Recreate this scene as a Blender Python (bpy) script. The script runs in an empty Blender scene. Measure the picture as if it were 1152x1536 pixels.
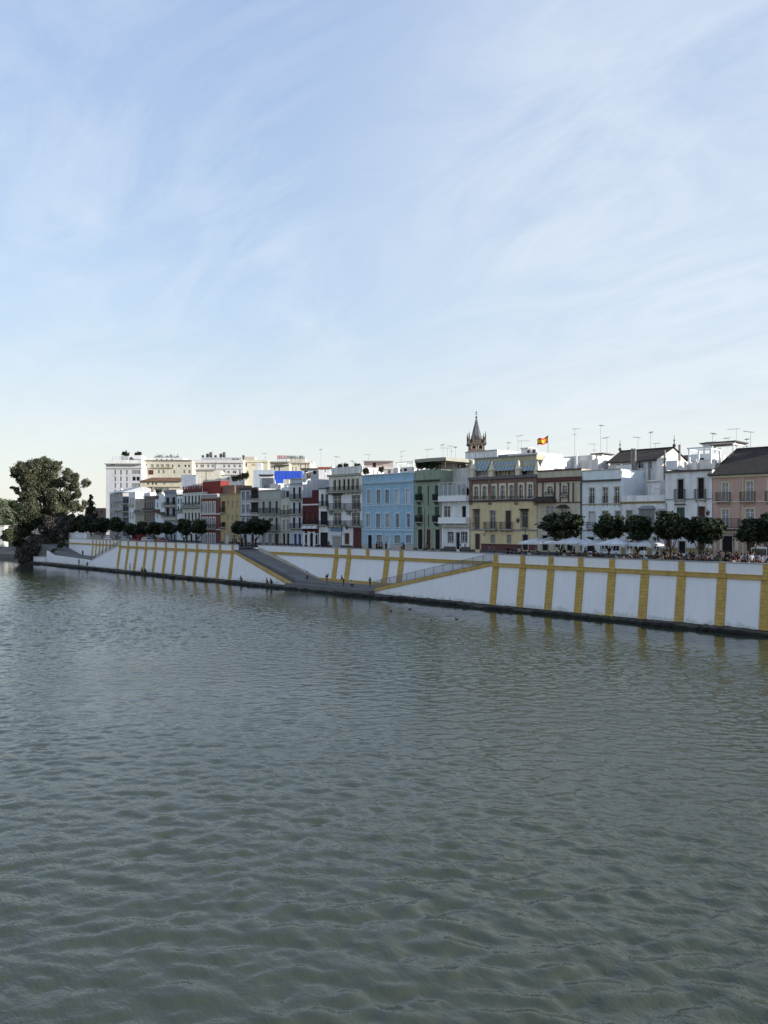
import bpy, math, random, bmesh
import numpy as np
from mathutils import Vector, Matrix
random.seed(7)
R = math.radians
S = bpy.context.scene
COL = S.collection

# ------------------------------------------------------------------ camera, world, sun
CX, CY, CZ = 28.8, -84.6, 11.7          # camera on the bridge; x runs along the quay, y inland
FPX, HX, HY = 1154.0, 576.0, 784.0
SY, CYW = 0.7114, 0.7028
YAW = math.atan2(SY, CYW)
cam_d = bpy.data.cameras.new('camera'); cam = bpy.data.objects.new('camera', cam_d); COL.objects.link(cam)
cam.location = (CX, CY, CZ); cam.rotation_euler = (R(90), 0, YAW)
cam_d.sensor_fit = 'VERTICAL'; cam_d.sensor_height = 36; cam_d.lens = FPX / 1536 * 36
cam_d.shift_y = 16 / 1536; cam_d.clip_start = .5; cam_d.clip_end = 6000
S.camera = cam
SUN_EL, SUN_AZ = R(15), R(25)           # azimuth measured from +x towards +y
sd = Vector((math.cos(SUN_AZ) * math.cos(SUN_EL), math.sin(SUN_AZ) * math.cos(SUN_EL), math.sin(SUN_EL)))
sl = bpy.data.lights.new('sun', 'SUN'); sl.energy = 4.2; sl.angle = R(.6); sl.color = (1, .94, .85)
so = bpy.data.objects.new('sun', sl); COL.objects.link(so); so.rotation_euler = sd.to_track_quat('Z', 'Y').to_euler()
W = bpy.data.worlds.new('World'); S.world = W; W.use_nodes = True
nt = W.node_tree; nt.nodes.clear()
def N(nt, t, **k):
    n = nt.nodes.new(t)
    for a, b in k.items():
        if a == 'inp':
            for i, v in b.items(): n.inputs[i].default_value = v
        else: setattr(n, a, b)
    return n
def L(nt, a, ai, b, bi): nt.links.new(a.outputs[ai], b.inputs[bi])
def ramp(nt, pts, interp='LINEAR'):
    r = N(nt, 'ShaderNodeValToRGB'); e = r.color_ramp.elements; r.color_ramp.interpolation = interp
    while len(e) < len(pts): e.new(.5)
    for q, (p, c) in zip(e, pts):
        q.position = p; q.color = (c, c, c, 1) if not isinstance(c, tuple) else (*c, 1)
    return r
def mth(nt, op, a=None, b=None, va=None, vb=None, clamp=False):
    m = N(nt, 'ShaderNodeMath', operation=op, use_clamp=clamp)
    if a: L(nt, a[0], a[1], m, 0)
    if b: L(nt, b[0], b[1], m, 1)
    if va is not None: m.inputs[0].default_value = va
    if vb is not None: m.inputs[1].default_value = vb
    return m
sky = N(nt, 'ShaderNodeTexSky', sky_type='NISHITA', sun_disc=False)
sky.sun_elevation = SUN_EL; sky.sun_rotation = R(90) - SUN_AZ
sky.air_density = 1.0; sky.dust_density = .6; sky.ozone_density = 2.0; sky.altitude = 20
SKYS = .135
tc = N(nt, 'ShaderNodeTexCoord'); sep = N(nt, 'ShaderNodeSeparateXYZ'); L(nt, tc, 'Generated', sep, 0)
zc = mth(nt, 'MAXIMUM', (sep, 2), vb=0.0); za = mth(nt, 'ADD', (zc, 0), vb=.22)
dx = mth(nt, 'DIVIDE', (sep, 0), (za, 0)); dy = mth(nt, 'DIVIDE', (sep, 1), (za, 0))
cv = N(nt, 'ShaderNodeCombineXYZ'); L(nt, dx, 0, cv, 0); L(nt, dy, 0, cv, 1)
mp = N(nt, 'ShaderNodeMapping'); mp.inputs['Rotation'].default_value = (0, 0, R(-35)); mp.inputs['Scale'].default_value = (.7, 1.5, 1)
L(nt, cv, 0, mp, 0)
n1 = N(nt, 'ShaderNodeTexNoise', inp={'Scale': 2.3, 'Detail': 11, 'Roughness': .64, 'Distortion': 1.5}); L(nt, mp, 0, n1, 'Vector')
n2 = N(nt, 'ShaderNodeTexNoise', inp={'Scale': .55, 'Detail': 4, 'Roughness': .5}); L(nt, cv, 0, n2, 'Vector')
r1 = ramp(nt, [(.40, 0.0), (.78, 1.0)]); L(nt, n1, 0, r1, 0)
r2 = ramp(nt, [(.34, .12), (.62, 1.0)]); L(nt, n2, 0, r2, 0)
cm = mth(nt, 'MULTIPLY', (r1, 0), (r2, 0))
cd0 = mth(nt, 'MULTIPLY', (cm, 0), vb=.30, clamp=True)
vd = N(nt, 'ShaderNodeVectorMath', operation='DOT_PRODUCT'); L(nt, tc, 'Generated', vd, 0); vd.inputs[1].default_value = (-.335, .867, .373)
rd = ramp(nt, [(.86, 0.0), (.995, .45)], 'EASE'); L(nt, vd, 1, rd, 0); r1b = ramp(nt, [(.30, .35), (.65, 1.0)]); L(nt, n1, 0, r1b, 0); pk = mth(nt, 'MULTIPLY', (rd, 0), (r1b, 0))
cm2 = mth(nt, 'MAXIMUM', (cd0, 0), (pk, 0))
hz = ramp(nt, [(0.0, .92), (.10, .85), (.28, .72), (.6, .62)]); L(nt, zc, 0, hz, 0)      # thin veil of high cloud, thicker low down
hc = ramp(nt, [(0.0, (.76, .745, .685)), (.09, (.70, .73, .715)), (.26, (.525, .64, .785)), (.6, (.42, .55, .82))]); L(nt, zc, 0, hc, 0)
hs = N(nt, 'ShaderNodeVectorMath', operation='SCALE'); L(nt, hc, 0, hs, 0); hs.inputs['Scale'].default_value = 5.35
m0 = N(nt, 'ShaderNodeMix', data_type='RGBA'); L(nt, hz, 0, m0, 0); L(nt, sky, 0, m0, 6); L(nt, hs, 0, m0, 7)
mx = N(nt, 'ShaderNodeMix', data_type='RGBA')
L(nt, cm2, 0, mx, 0); L(nt, m0, 2, mx, 6); mx.inputs[7].default_value = (4.4, 4.6, 4.75, 1)
bg = N(nt, 'ShaderNodeBackground'); bg.inputs[1].default_value = SKYS
L(nt, mx, 2, bg, 0); wo = N(nt, 'ShaderNodeOutputWorld'); L(nt, bg, 0, wo, 0)
S.view_settings.view_transform = 'Standard'; S.view_settings.look = 'None'
S.view_settings.exposure = 0.70; S.view_settings.gamma = 1

# ------------------------------------------------------------------ picture position -> place on a plane of the quay
class Face:
    """A vertical plane through P with unit direction d; px -> distance along it, py -> height."""
    def __init__(s, P, d): s.P = Vector(P); s.d = Vector(d).normalized(); s.b = Vector((-s.d.y, s.d.x))
    def hit(s, px):
        u = (px - HX) / FPX
        r = Vector((-SY + CYW * u, CYW + SY * u))
        q = s.P - Vector((CX, CY)); t = (q.x * s.d.y - q.y * s.d.x) / (r.x * s.d.y - r.y * s.d.x)
        return Vector((CX, CY)) + r * t, t
    def lx(s, px): return (s.hit(px)[0] - s.P).dot(s.d)
    def z(s, py, px): return CZ - (py - HY) * s.hit(px)[1] / FPX
    def shift(s, y): return Face(s.P + s.b * y, s.d)
def plane(n): return Face((0, n), (1, 0))
def X(px, n): return plane(n).hit(px)[0].x
def Z(py, px, n): return plane(n).z(py, px)
def at(px, Y):
    u = (px - HX) / FPX
    return Vector((CX + (-SY + CYW * u) * Y, CY + (CYW + SY * u) * Y))
def zY(py, Y): return CZ - (py - HY) * Y / FPX

# ------------------------------------------------------------------ mesh helpers
class MB:
    def __init__(s): s.v = []; s.f = []; s.m = []
    def poly(s, pts, m=0):
        b = len(s.v); s.v += [tuple(p) for p in pts]; s.f.append(tuple(range(b, b + len(pts)))); s.m.append(m)
    def box(s, x0, x1, y0, y1, z0, z1, m=0):
        b = len(s.v)
        s.v += [(x, y, z) for z in (z0, z1) for y in (y0, y1) for x in (x0, x1)]
        for f in ((0, 2, 3, 1), (4, 5, 7, 6), (0, 1, 5, 4), (2, 6, 7, 3), (0, 4, 6, 2), (1, 3, 7, 5)):
            s.f.append(tuple(b + i for i in f)); s.m.append(m)
    def prism(s, base, top, m=0):
        n = len(base); b = len(s.v); s.v += [tuple(p) for p in base] + [tuple(p) for p in top]
        s.f.append(tuple(b + i for i in reversed(range(n)))); s.m.append(m)
        s.f.append(tuple(b + n + i for i in range(n))); s.m.append(m)
        for i in range(n):
            j = (i + 1) % n; s.f.append((b + i, b + j, b + n + j, b + n + i)); s.m.append(m)
    def tube(s, p0, p1, r0, r1=None, m=0, k=6):
        r1 = r0 if r1 is None else r1
        p0 = Vector(p0); p1 = Vector(p1); d = (p1 - p0)
        if d.length < 1e-6: return
        q = d.to_track_quat('Z', 'Y'); A = []; B = []
        for i in range(k):
            a = 2 * math.pi * i / k; o = q @ Vector((math.cos(a), math.sin(a), 0))
            A.append(p0 + o * r0); B.append(p1 + o * r1)
        s.prism(A, B, m)
    def path(s, pts, radii, m=0, k=6):
        for i in range(len(pts) - 1): s.tube(pts[i], pts[i + 1], radii[i], radii[i + 1], m, k)
    def ball(s, c, r, m=0, seg=8, ring=5, sq=(1, 1, 1)):
        c = Vector(c); b = len(s.v)
        for i in range(ring + 1):
            t = math.pi * i / ring
            for j in range(seg):
                a = 2 * math.pi * j / seg
                s.v.append(tuple(c + Vector((math.sin(t) * math.cos(a) * sq[0], math.sin(t) * math.sin(a) * sq[1], math.cos(t) * sq[2])) * r))
        for i in range(ring):
            for j in range(seg):
                k = (j + 1) % seg
                s.f.append((b + i * seg + j, b + (i + 1) * seg + j, b + (i + 1) * seg + k, b + i * seg + k)); s.m.append(m)
    def mesh(s, name, mats, smooth=False):
        me = bpy.data.meshes.new(name); me.from_pydata(s.v, [], s.f)
        for q in mats: me.materials.append(q)
        me.polygons.foreach_set('material_index', s.m)
        if smooth: me.polygons.foreach_set('use_smooth', [True] * len(s.f))
        me.update(); return me
    def build(s, name, mats, parent=None, loc=(0, 0, 0), rz=0, smooth=False):
        if not isinstance(mats, (list, tuple)): mats = [mats]
        o = bpy.data.objects.new(name, s.mesh(name, mats, smooth)); COL.objects.link(o)
        o.parent = parent; o.location = loc; o.rotation_euler = (0, 0, rz); return o
def tag(o, label=None, cat=None, group=None, kind=None):
    if label: o['label'] = label
    if cat: o['category'] = cat
    if group: o['group'] = group
    if kind: o['kind'] = kind
    return o
def empty(name, loc, rz=0):
    o = bpy.data.objects.new(name, None); COL.objects.link(o); o.location = loc; o.rotation_euler = (0, 0, rz)
    o.empty_display_size = .3; return o
def kids(o): return [c for c in bpy.data.objects if c.parent == o]
def tree_of(o): return [(c, tree_of(c)) for c in kids(o)]
def copy_tree(o, tr, parent=None):
    c = o.copy(); COL.objects.link(c); c.parent = parent
    for ch, sub in tr: copy_tree(ch, sub, c)
    return c

# ------------------------------------------------------------------ materials
MC = {}
def mat(name, col, rough=.85, var=.12, scale=1.2, bump=.0, bscale=8, metal=0, streak=0, spec=.3, grain=0):
    if name in MC: return MC[name]
    m = bpy.data.materials.new(name); m.use_nodes = True; nt = m.node_tree; b = nt.nodes['Principled BSDF']
    b.inputs['Roughness'].default_value = rough; b.inputs['Metallic'].default_value = metal
    b.inputs['Specular IOR Level'].default_value = spec
    g = N(nt, 'ShaderNodeNewGeometry')
    n = N(nt, 'ShaderNodeTexNoise', inp={'Scale': scale, 'Detail': 6, 'Roughness': .62}); L(nt, g, 'Position', n, 'Vector')
    r = ramp(nt, [(.3, 1 - var), (.7, 1 + var * .4)]); L(nt, n, 0, r, 0)
    v = N(nt, 'ShaderNodeMix', data_type='RGBA', blend_type='MULTIPLY'); v.inputs[0].default_value = 1
    v.inputs[6].default_value = (*col, 1); L(nt, r, 0, v, 7); out = (v, 2)
    if streak:
        mpp = N(nt, 'ShaderNodeMapping'); mpp.inputs['Scale'].default_value = (1.6, 1.6, .12); L(nt, g, 'Position', mpp, 0)
        s2 = N(nt, 'ShaderNodeTexNoise', inp={'Scale': 1.3, 'Detail': 5, 'Roughness': .7}); L(nt, mpp, 0, s2, 'Vector')
        r2 = ramp(nt, [(.32, (1 - streak, 1 - streak * 1.02, 1 - streak * 1.1)), (.58, (1, 1, 1))]); L(nt, s2, 0, r2, 0)
        v2 = N(nt, 'ShaderNodeMix', data_type='RGBA', blend_type='MULTIPLY'); v2.inputs[0].default_value = 1
        L(nt, out[0], out[1], v2, 6); L(nt, r2, 0, v2, 7); out = (v2, 2)
    L(nt, out[0], out[1], b, 'Base Color')
    if bump:
        n3 = N(nt, 'ShaderNodeTexNoise', inp={'Scale': bscale, 'Detail': 4}); L(nt, g, 'Position', n3, 'Vector')
        bp = N(nt, 'ShaderNodeBump', inp={'Strength': bump, 'Distance': .05}); L(nt, n3, 0, bp, 'Height'); L(nt, bp, 0, b, 'Normal')
    MC[name] = m; return m
def stucco(name, col, streak=.22, var=.14): return mat('stucco_' + name, tuple(min(.8, c * 1.08) for c in col), .9, var, .9, .3, 6, streak=streak)
WHITE = stucco('white', (.77, .77, .75), .26)
WHITE2 = stucco('whitewash', (.68, .67, .64), .34)
CLEAN = mat('white_paint', (.80, .80, .79), .6, .06)
IRON = mat('black_iron', (.025, .025, .028), .5, .1)
GREYP = mat('grey_paint', (.22, .23, .24), .6, .1)
STONE = mat('pale_stone', (.45, .42, .36), .85, .2, 2, .2)
CREAM = mat('cream_trim', (.66, .60, .45), .8, .12)
ROOFF = mat('terrace_tiles', (.32, .20, .14), .9, .25, 1.5)
DARKSLAB = mat('dark_ledge', (.10, .09, .085), .85, .2)
MAROON = mat('maroon_paint', (.13, .055, .055), .8, .15)
def glass(name, col, rough=.12):
    return mat(name, col, rough, .25, .7, spec=.5)
PANE = {
 'd': glass('glass_dark', (.035, .04, .045)), 'c': glass('glass_curtained', (.27, .28, .28), .3),
 'w': mat('white_shutter', (.60, .61, .60), .6, .1, 3), 'g': mat('green_shutter', (.05, .09, .07), .6, .15, 3),
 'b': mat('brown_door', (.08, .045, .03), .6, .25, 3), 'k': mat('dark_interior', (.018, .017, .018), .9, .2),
 's': mat('grey_shutter', (.28, .28, .27), .7, .15, 3), 'o': mat('olive_blind', (.22, .25, .17), .8, .15),
 't': mat('beige_blind', (.42, .36, .24), .8, .15), 'n': mat('navy_door', (.03, .06, .22), .5, .2), 'm': mat('maroon_door', (.10, .03, .03), .6, .2)}
FR = {'w': CLEAN, 'c': CREAM, 'i': IRON, 'g': GREYP, 's': STONE, 'm': MAROON,
      'b': mat('blue_trim', (.50, .62, .70), .8, .1), 'k': DARKSLAB, 'y': mat('ochre_trim', (.34, .27, .14), .8, .15)}
def tilemat(name, col, sc=14):
    if name in MC: return MC[name]
    m = mat(name, col, .9, .45, 1.1, 0); nt = m.node_tree; b = nt.nodes['Principled BSDF']
    t = N(nt, 'ShaderNodeTexCoord'); w = N(nt, 'ShaderNodeTexWave', inp={'Scale': sc / 6.28 * 1.2, 'Distortion': .6, 'Detail': 2}); w.bands_direction = 'X'
    L(nt, t, 'Object', w, 'Vector')
    w2 = N(nt, 'ShaderNodeTexWave', inp={'Scale': 1.1, 'Distortion': .8, 'Detail': 2}); w2.bands_direction = 'Z'; L(nt, t, 'Object', w2, 'Vector')
    ad = mth(nt, 'ADD', (w, 1), (w2, 1))
    bp = N(nt, 'ShaderNodeBump', inp={'Strength': .9, 'Distance': .12}); L(nt, ad, 0, bp, 'Height'); L(nt, bp, 0, b, 'Normal')
    return m
TILE_DARK = tilemat('roof_tiles_dark', (.075, .062, .052)); TILE_RED = tilemat('roof_tiles_brown', (.24, .13, .08))
def brickmat(name, c1, c2, cm, sc=3.0):
    m = bpy.data.materials.new(name); m.use_nodes = True; nt = m.node_tree; b = nt.nodes['Principled BSDF']; b.inputs['Roughness'].default_value = .9
    g = N(nt, 'ShaderNodeNewGeometry'); s = N(nt, 'ShaderNodeSeparateXYZ'); L(nt, g, 'Position', s, 0)
    c = N(nt, 'ShaderNodeCombineXYZ'); a = mth(nt, 'ADD', (s, 0), (s, 1)); L(nt, a, 0, c, 0); L(nt, s, 2, c, 1)
    k = N(nt, 'ShaderNodeTexBrick', inp={'Color1': (*c1, 1), 'Color2': (*c2, 1), 'Mortar': (*cm, 1), 'Scale': sc, 'Mortar Size': .03, 'Brick Width': .75, 'Row Height': .25})
    L(nt, c, 0, k, 'Vector')
    n = N(nt, 'ShaderNodeTexNoise', inp={'Scale': 1.4, 'Detail': 6, 'Roughness': .7}); L(nt, g, 'Position', n, 'Vector')
    r = ramp(nt, [(.3, .7), (.7, 1.08)]); L(nt, n, 0, r, 0)
    v = N(nt, 'ShaderNodeMix', data_type='RGBA', blend_type='MULTIPLY'); v.inputs[0].default_value = 1
    L(nt, k, 0, v, 6); L(nt, r, 0, v, 7); L(nt, v, 2, b, 'Base Color')
    bp = N(nt, 'ShaderNodeBump', inp={'Strength': .5, 'Distance': .02}); bp.invert = True; L(nt, k, 1, bp, 'Height'); L(nt, bp, 0, b, 'Normal'); MC[name] = m; return m
BRICK = brickmat('red_brick', (.27, .15, .11), (.20, .11, .085), (.30, .24, .18), 3.5)
YBRICK = brickmat('ochre_block', (.56, .375, .10), (.52, .34, .09), (.42, .28, .08), .62)
YELLOW = mat('ochre_paint', (.51, .345, .115), .85, .2, 1.2, .2, 6, streak=.2)
QWHITE = mat('quay_whitewash', (.78, .78, .79), .9, .04, .35, .25, 5, streak=.06)

# ------------------------------------------------------------------ the generic house
def opening_window(root, w, style, fr, kind, yo, trim=.13, sill=True, rail=False):
    x0, x1, z0, z1, arch = w
    f = MB(); t = .05
    tr = trim
    if fr:
        f.box(x0 - tr, x0, yo - t, yo + .02, z0, z1, 0); f.box(x1, x1 + tr, yo - t, yo + .02, z0, z1, 0)
        f.box(x0 - tr, x1 + tr, yo - t - .01, yo + .02, z1, z1 + tr * 1.1, 0)
        if sill and kind == 'window': f.box(x0 - tr - .05, x1 + tr + .05, yo - .14, yo + .02, z0 - .1, z0, 0)
    if arch:
        cx = (x0 + x1) / 2; r = (x1 - x0) / 2; zc = z1 - r; k = 8
        for sgn in (-1, 1):
            pr = [(cx + sgn * r, zc)] + [(cx + sgn * r * math.cos(a), zc + r * math.sin(a)) for a in [math.pi / 2 * i / k for i in range(1, k + 1)]]
            poly = [(cx + sgn * r, z1)] + pr
            A = [(p[0], yo - .012, p[1]) for p in poly]; B = [(p[0], yo + .1, p[1]) for p in poly]
            if sgn > 0: A.reverse(); B.reverse()
            f.prism(A, B, 0)
    # sash bars
    d = yo + .12; bw = .045; cx = (x0 + x1) / 2
    if style in 'dc' and kind == 'window':
        f.box(x0, x0 + bw, d, d + .05, z0, z1, 1); f.box(x1 - bw, x1, d, d + .05, z0, z1, 1)
        f.box(x0 + bw, x1 - bw, d, d + .05, z1 - bw, z1, 1); f.box(x0 + bw, x1 - bw, d, d + .05, z0, z0 + bw, 1)
        f.box(cx - .03, cx + .03, d, d + .05, z0 + bw, z1 - bw, 1)
        zz = z0 + (z1 - z0) * .7; f.box(x0 + bw, cx - .03, d, d + .05, zz, zz + bw, 1); f.box(cx + .03, x1 - bw, d, d + .05, zz, zz + bw, 1)
    else:
        f.box(x0, x0 + bw, d, d + .05, z0, z1, 1); f.box(x1 - bw, x1, d, d + .05, z0, z1, 1); f.box(x0 + bw, x1 - bw, d, d + .05, z1 - bw, z1, 1)
        if style in 'wgbsmn': f.box(cx - .02, cx + .02, d + .01, d + .05, z0, z1 - bw, 1)
    sash = {'d': CLEAN, 'c': CLEAN}.get(style, PANE.get(style))
    if kind == 'door' and style in 'kd': sash = DARKSLAB
    o = f.build(kind, [FR[fr] if fr else CLEAN, sash], root)
    p = MB(); p.box(x0 - .02, x1 + .02, yo + .172, yo + .20, z0, z1, 0)
    p.build({'d': 'pane', 'c': 'pane', 'k': 'dark_opening'}.get(style, 'shutter') if kind == 'window' else 'door_leaf', PANE[style], o)
    return o
def wall_mesh(m, x0, x1, z0, z1, y0, depth, ops, par, mi=0):
    ops = [(max(a, x0 + .05), min(b, x1 - .05), max(c, z0 + .02), min(d, z1 - .1)) for a, b, c, d in ops]
    xs = sorted({x0, x1, *[o[0] for o in ops], *[o[1] for o in ops]}); zs = sorted({z0, z1, *[o[2] for o in ops], *[o[3] for o in ops]})
    for i in range(len(xs) - 1):
        run = None
        for j in range(len(zs) - 1):
            cx = (xs[i] + xs[i + 1]) / 2; cz = (zs[j] + zs[j + 1]) / 2
            if any(o[0] < cx < o[1] and o[2] < cz < o[3] for o in ops): 
                if run is not None: m.poly([(xs[i], y0, run), (xs[i + 1], y0, run), (xs[i + 1], y0, zs[j]), (xs[i], y0, zs[j])], mi); run = None
            elif run is None: run = zs[j]
        if run is not None: m.poly([(xs[i], y0, run), (xs[i + 1], y0, run), (xs[i + 1], y0, z1), (xs[i], y0, z1)], mi)
    for a, b, c, d in ops:
        e = y0 + .21
        m.poly([(a, y0, c), (a, y0, d), (a, e, d), (a, e, c)], mi); m.poly([(b, y0, c), (b, e, c), (b, e, d), (b, y0, d)], mi)
        m.poly([(a, y0, d), (b, y0, d), (b, e, d), (a, e, d)], mi); m.poly([(a, y0, c), (a, e, c), (b, e, c), (b, y0, c)], mi)
    y1 = y0 + depth
    m.poly([(x1, y0, z0), (x1, y1, z0), (x1, y1, z1), (x1, y0, z1)], mi); m.poly([(x0, y0, z0), (x0, y0, z1), (x0, y1, z1), (x0, y1, z0)], mi)
    m.poly([(x0, y1, z0), (x0, y1, z1), (x1, y1, z1), (x1, y1, z0)], mi)
    t = min(.25, (x1 - x0) * .2); zr = z1 - par
    ix0, ix1, iy0, iy1 = x0 + t, x1 - t, y0 + t, y1 - t
    m.poly([(x0, y0, z1), (x1, y0, z1), (ix1, iy0, z1), (ix0, iy0, z1)], mi); m.poly([(x1, y0, z1), (x1, y1, z1), (ix1, iy1, z1), (ix1, iy0, z1)], mi)
    m.poly([(x1, y1, z1), (x0, y1, z1), (ix0, iy1, z1), (ix1, iy1, z1)], mi); m.poly([(x0, y1, z1), (x0, y0, z1), (ix0, iy0, z1), (ix0, iy1, z1)], mi)
    if par > .02:
        m.poly([(ix0, iy0, z1), (ix1, iy0, z1), (ix1, iy0, zr), (ix0, iy0, zr)], mi); m.poly([(ix1, iy0, z1), (ix1, iy1, z1), (ix1, iy1, zr), (ix1, iy0, zr)], mi)
        m.poly([(ix1, iy1, z1), (ix0, iy1, z1), (ix0, iy1, zr), (ix1, iy1, zr)], mi); m.poly([(ix0, iy1, z1), (ix0, iy0, z1), (ix0, iy0, zr), (ix0, iy1, zr)], mi)
    return (ix0, ix1, iy0, iy1, zr)
def railing(x0, x1, y0, z0, z1, d, sp=.15, r=.014):
    m = MB(); seg = [((x0, y0 - d), (x1, y0 - d)), ((x0, y0), (x0, y0 - d)), ((x1, y0), (x1, y0 - d))] if d else [((x0, y0), (x1, y0))]
    for (a, b) in seg:
        ln = math.dist(a, b); k = max(1, int(ln / sp))
        for i in range(k + 1):
            t = i / k; px_, py_ = a[0] + (b[0] - a[0]) * t, a[1] + (b[1] - a[1]) * t
            m.box(px_ - r, px_ + r, py_ - r, py_ + r, z0, z1, 0)
        for zz in (z0 + .06, z1):
            m.box(min(a[0], b[0]) - .03, max(a[0], b[0]) + .03, min(a[1], b[1]) - .025, max(a[1], b[1]) + .025, zz - .025, zz + .025, 0)
    return m
def balcony(root, x0, x1, yo, zt, zb, d=.55, slab=None, style='iron'):
    m = MB(); m.box(x0 - .06, x1 + .06, yo - d - .05, yo + .02, zb - .14, zb, 0)
    k = max(2, int((x1 - x0) / 1.1) + 1)
    for i in range(k):
        xx = x0 + .1 + (x1 - x0 - .2) * i / (k - 1)
        m.prism([(xx - .05, yo, zb - .14), (xx + .05, yo, zb - .14), (xx + .05, yo, zb - .5), (xx - .05, yo, zb - .5)],
                [(xx - .05, yo - d * .8, zb - .14), (xx + .05, yo - d * .8, zb - .14), (xx + .05, yo - .1, zb - .45), (xx - .05, yo - .1, zb - .45)], 0)
    b = m.build('balcony', slab or STONE, root)
    if style == 'solid':
        q = MB(); q.box(x0, x1, yo - d, yo - d + .12, zb, zt, 0); q.box(x0, x0 + .12, yo - d + .12, yo, zb, zt, 0); q.box(x1 - .12, x1, yo - d + .12, yo, zb, zt, 0); q.build('parapet', CLEAN, b)
    elif style == 'belly':
        q = railing(x0 - .05, x1 + .05, yo, zb, zt, d, .11, .02)
        zz = zb - .1; 
        for i in range(9):
            xx = x0 + (x1 - x0) * i / 8; q.tube((xx, yo - d, zb), ((x0 + x1) / 2 + (xx - (x0 + x1) / 2) * .35, yo - .05, zb - .75), .02, .02, 0, 4)
        q.box(x0 - .02, x1 + .02, yo - d + .03, yo - d + .05, zb, zt - .2, 0)
        q.build('railing', IRON, b)
    else: railing(x0, x1, yo, zb, zt, d).build('railing', IRON, b)
    return b
def block(root, face, yo, xa, xb, z0, z1, depth, wm, ops=(), bands=(), balcs=(), par=.9, wallname='wall', roof=None, trim=.13):
    """One volume of a house: walls with real openings, windows, mouldings, balconies, roof deck."""
    f = face.shift(yo); pm = None
    cut = []; wins = []
    for (pxs, w, yt, yb, style, fr, *ex) in ops:
        kind = ex[0] if ex else 'window'
        for p in pxs:
            a, b = f.lx(p - w / 2), f.lx(p + w / 2); t = sum(pxs) / len(pxs)
            za, zb = f.z(yb, t), f.z(yt, t)
            a = max(a, xa + .12); b = min(b, xb - .12); za = max(za, z0 + .03) - root.location.z * 0
            zb = min(zb, z1 - .15)
            if b - a < .15 or zb - za < .2: continue
            cut.append((a, b, za, zb)); wins.append(((a, b, za, zb, style.isupper()), style.lower(), fr, kind))
    m = MB(); r = wall_mesh(m, xa, xb, z0, z1, yo, depth, cut, par)
    wo = m.build(wallname, wm, root)
    q = MB(); q.poly([(r[0], r[2], r[4]), (r[1], r[2], r[4]), (r[1], r[3], r[4]), (r[0], r[3], r[4])], 0); q.build('roof', roof or ROOFF, root)
    for w, st, fr, kd in wins: opening_window(root, w, st, fr, kd, yo, trim)
    if wallname == 'wall' and z0 < .01 and yo == 0:
        u = xa + .01
        for o in sorted(o for o in cut if o[2] < .7) + [(xb, xb, 0, 0)]:
            if o[0] - .02 > u: q = MB(); q.box(u, o[0] - .02 if o[0] < xb else xb - .01, -.035, -.002, 0, .62); q.build('plinth', DARKSLAB, root)
            u = max(u, o[1] + .02)
    for (pa, pb, yt, yb, proud, mk) in bands:
        a = max(f.lx(pa), xa - .15); b = min(f.lx(pb), xb + .15); t = (pa + pb) / 2
        c = MB(); zt, zb = f.z(yt, t), f.z(yb, t)
        cl = sorted(o for o in cut if o[0] < b and o[1] > a and o[2] < zt - .05 and o[3] > zb + .05)
        if cl and proud < .2:
            u = a
            for o in cl + [(b, b, 0, 0)]:
                if o[0] - .14 > u + .05: c = MB(); c.box(u, o[0] - .14, yo - proud, yo - .003, zb, zt, 0); c.build('moulding', mk if not isinstance(mk, str) else FR[mk], root)
                u = max(u, o[1] + .14)
            continue
        elif zt - zb > .25: 
            c.box(a, b, yo - proud, yo - .003, zb + .12, zt - .1, 0); c.box(a - .02, b + .02, yo - proud - .07, yo - .003, zt - .1, zt, 0); c.box(a, b, yo - proud * .6 - .002, yo - .003, zb, zb + .12, 0)
        else: c.box(a, b, yo - proud, yo - .003, zb, zt, 0)
        c.build('cornice' if proud > .1 else 'moulding', mk if not isinstance(mk, str) else FR[mk], root)
    for (pa, pb, yt, yb, *ex) in balcs:
        t = (pa + pb) / 2; st = ex[0] if ex else 'iron'; d = ex[1] if len(ex) > 1 else .55
        balcony(root, max(f.lx(pa), xa + .05), min(f.lx(pb), xb - .05), yo, f.z(yt, t), f.z(yb, t), d, CLEAN if st == 'solid' else None, st)
    return wo
ZS = 6.6
HS = []
class House:
    def __init__(s, name, label, cat, px0, px1, n=17, face=None, zb=ZS, group=None):
        s.f = face or plane(n)
        if face is None: s.f = Face((X(px0, n), n), (1, 0))
        else:
            P = face.hit(px0)[0]; s.f = Face(P, face.d)
        s.p0, s.p1, s.zb = px0, px1, zb
        s.root = empty(name, (s.f.P.x, s.f.P.y, zb), math.atan2(s.f.d.y, s.f.d.x)); tag(s.root, label, cat, group)
        s.w = s.f.lx(px1); s.g = HouseFace(s.f, zb); s.top = 0; HS.append(s)
    def blk(s, ytop, wm, ops=(), bands=(), balcs=(), p0=None, p1=None, yo=0, ybot=None, depth=13, par=.9, wallname='wall', roof=None, trim=.13):
        p0 = s.p0 if p0 is None else p0; p1 = s.p1 if p1 is None else p1
        g = s.g.shift(yo); t = (p0 + p1) / 2
        s.top = s.top or g.z(ytop, t)
        return block(s.root, s.g, yo, g.lx(p0) + (.0 if yo else 0), g.lx(p1) - .03, g.z(ybot, t) if ybot else 0.0, g.z(ytop, t), depth, wm, ops, bands, balcs, par, wallname, roof, trim)
class HouseFace(Face):
    def __init__(s, f, zb): Face.__init__(s, f.P, f.d); s.zb = zb; s.o = f.P
    def z(s, py, px): return Face.z(s, py, px) - s.zb
    def shift(s, y):
        h = HouseFace(Face(s.P + s.b * y, s.d), s.zb); return h
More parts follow.
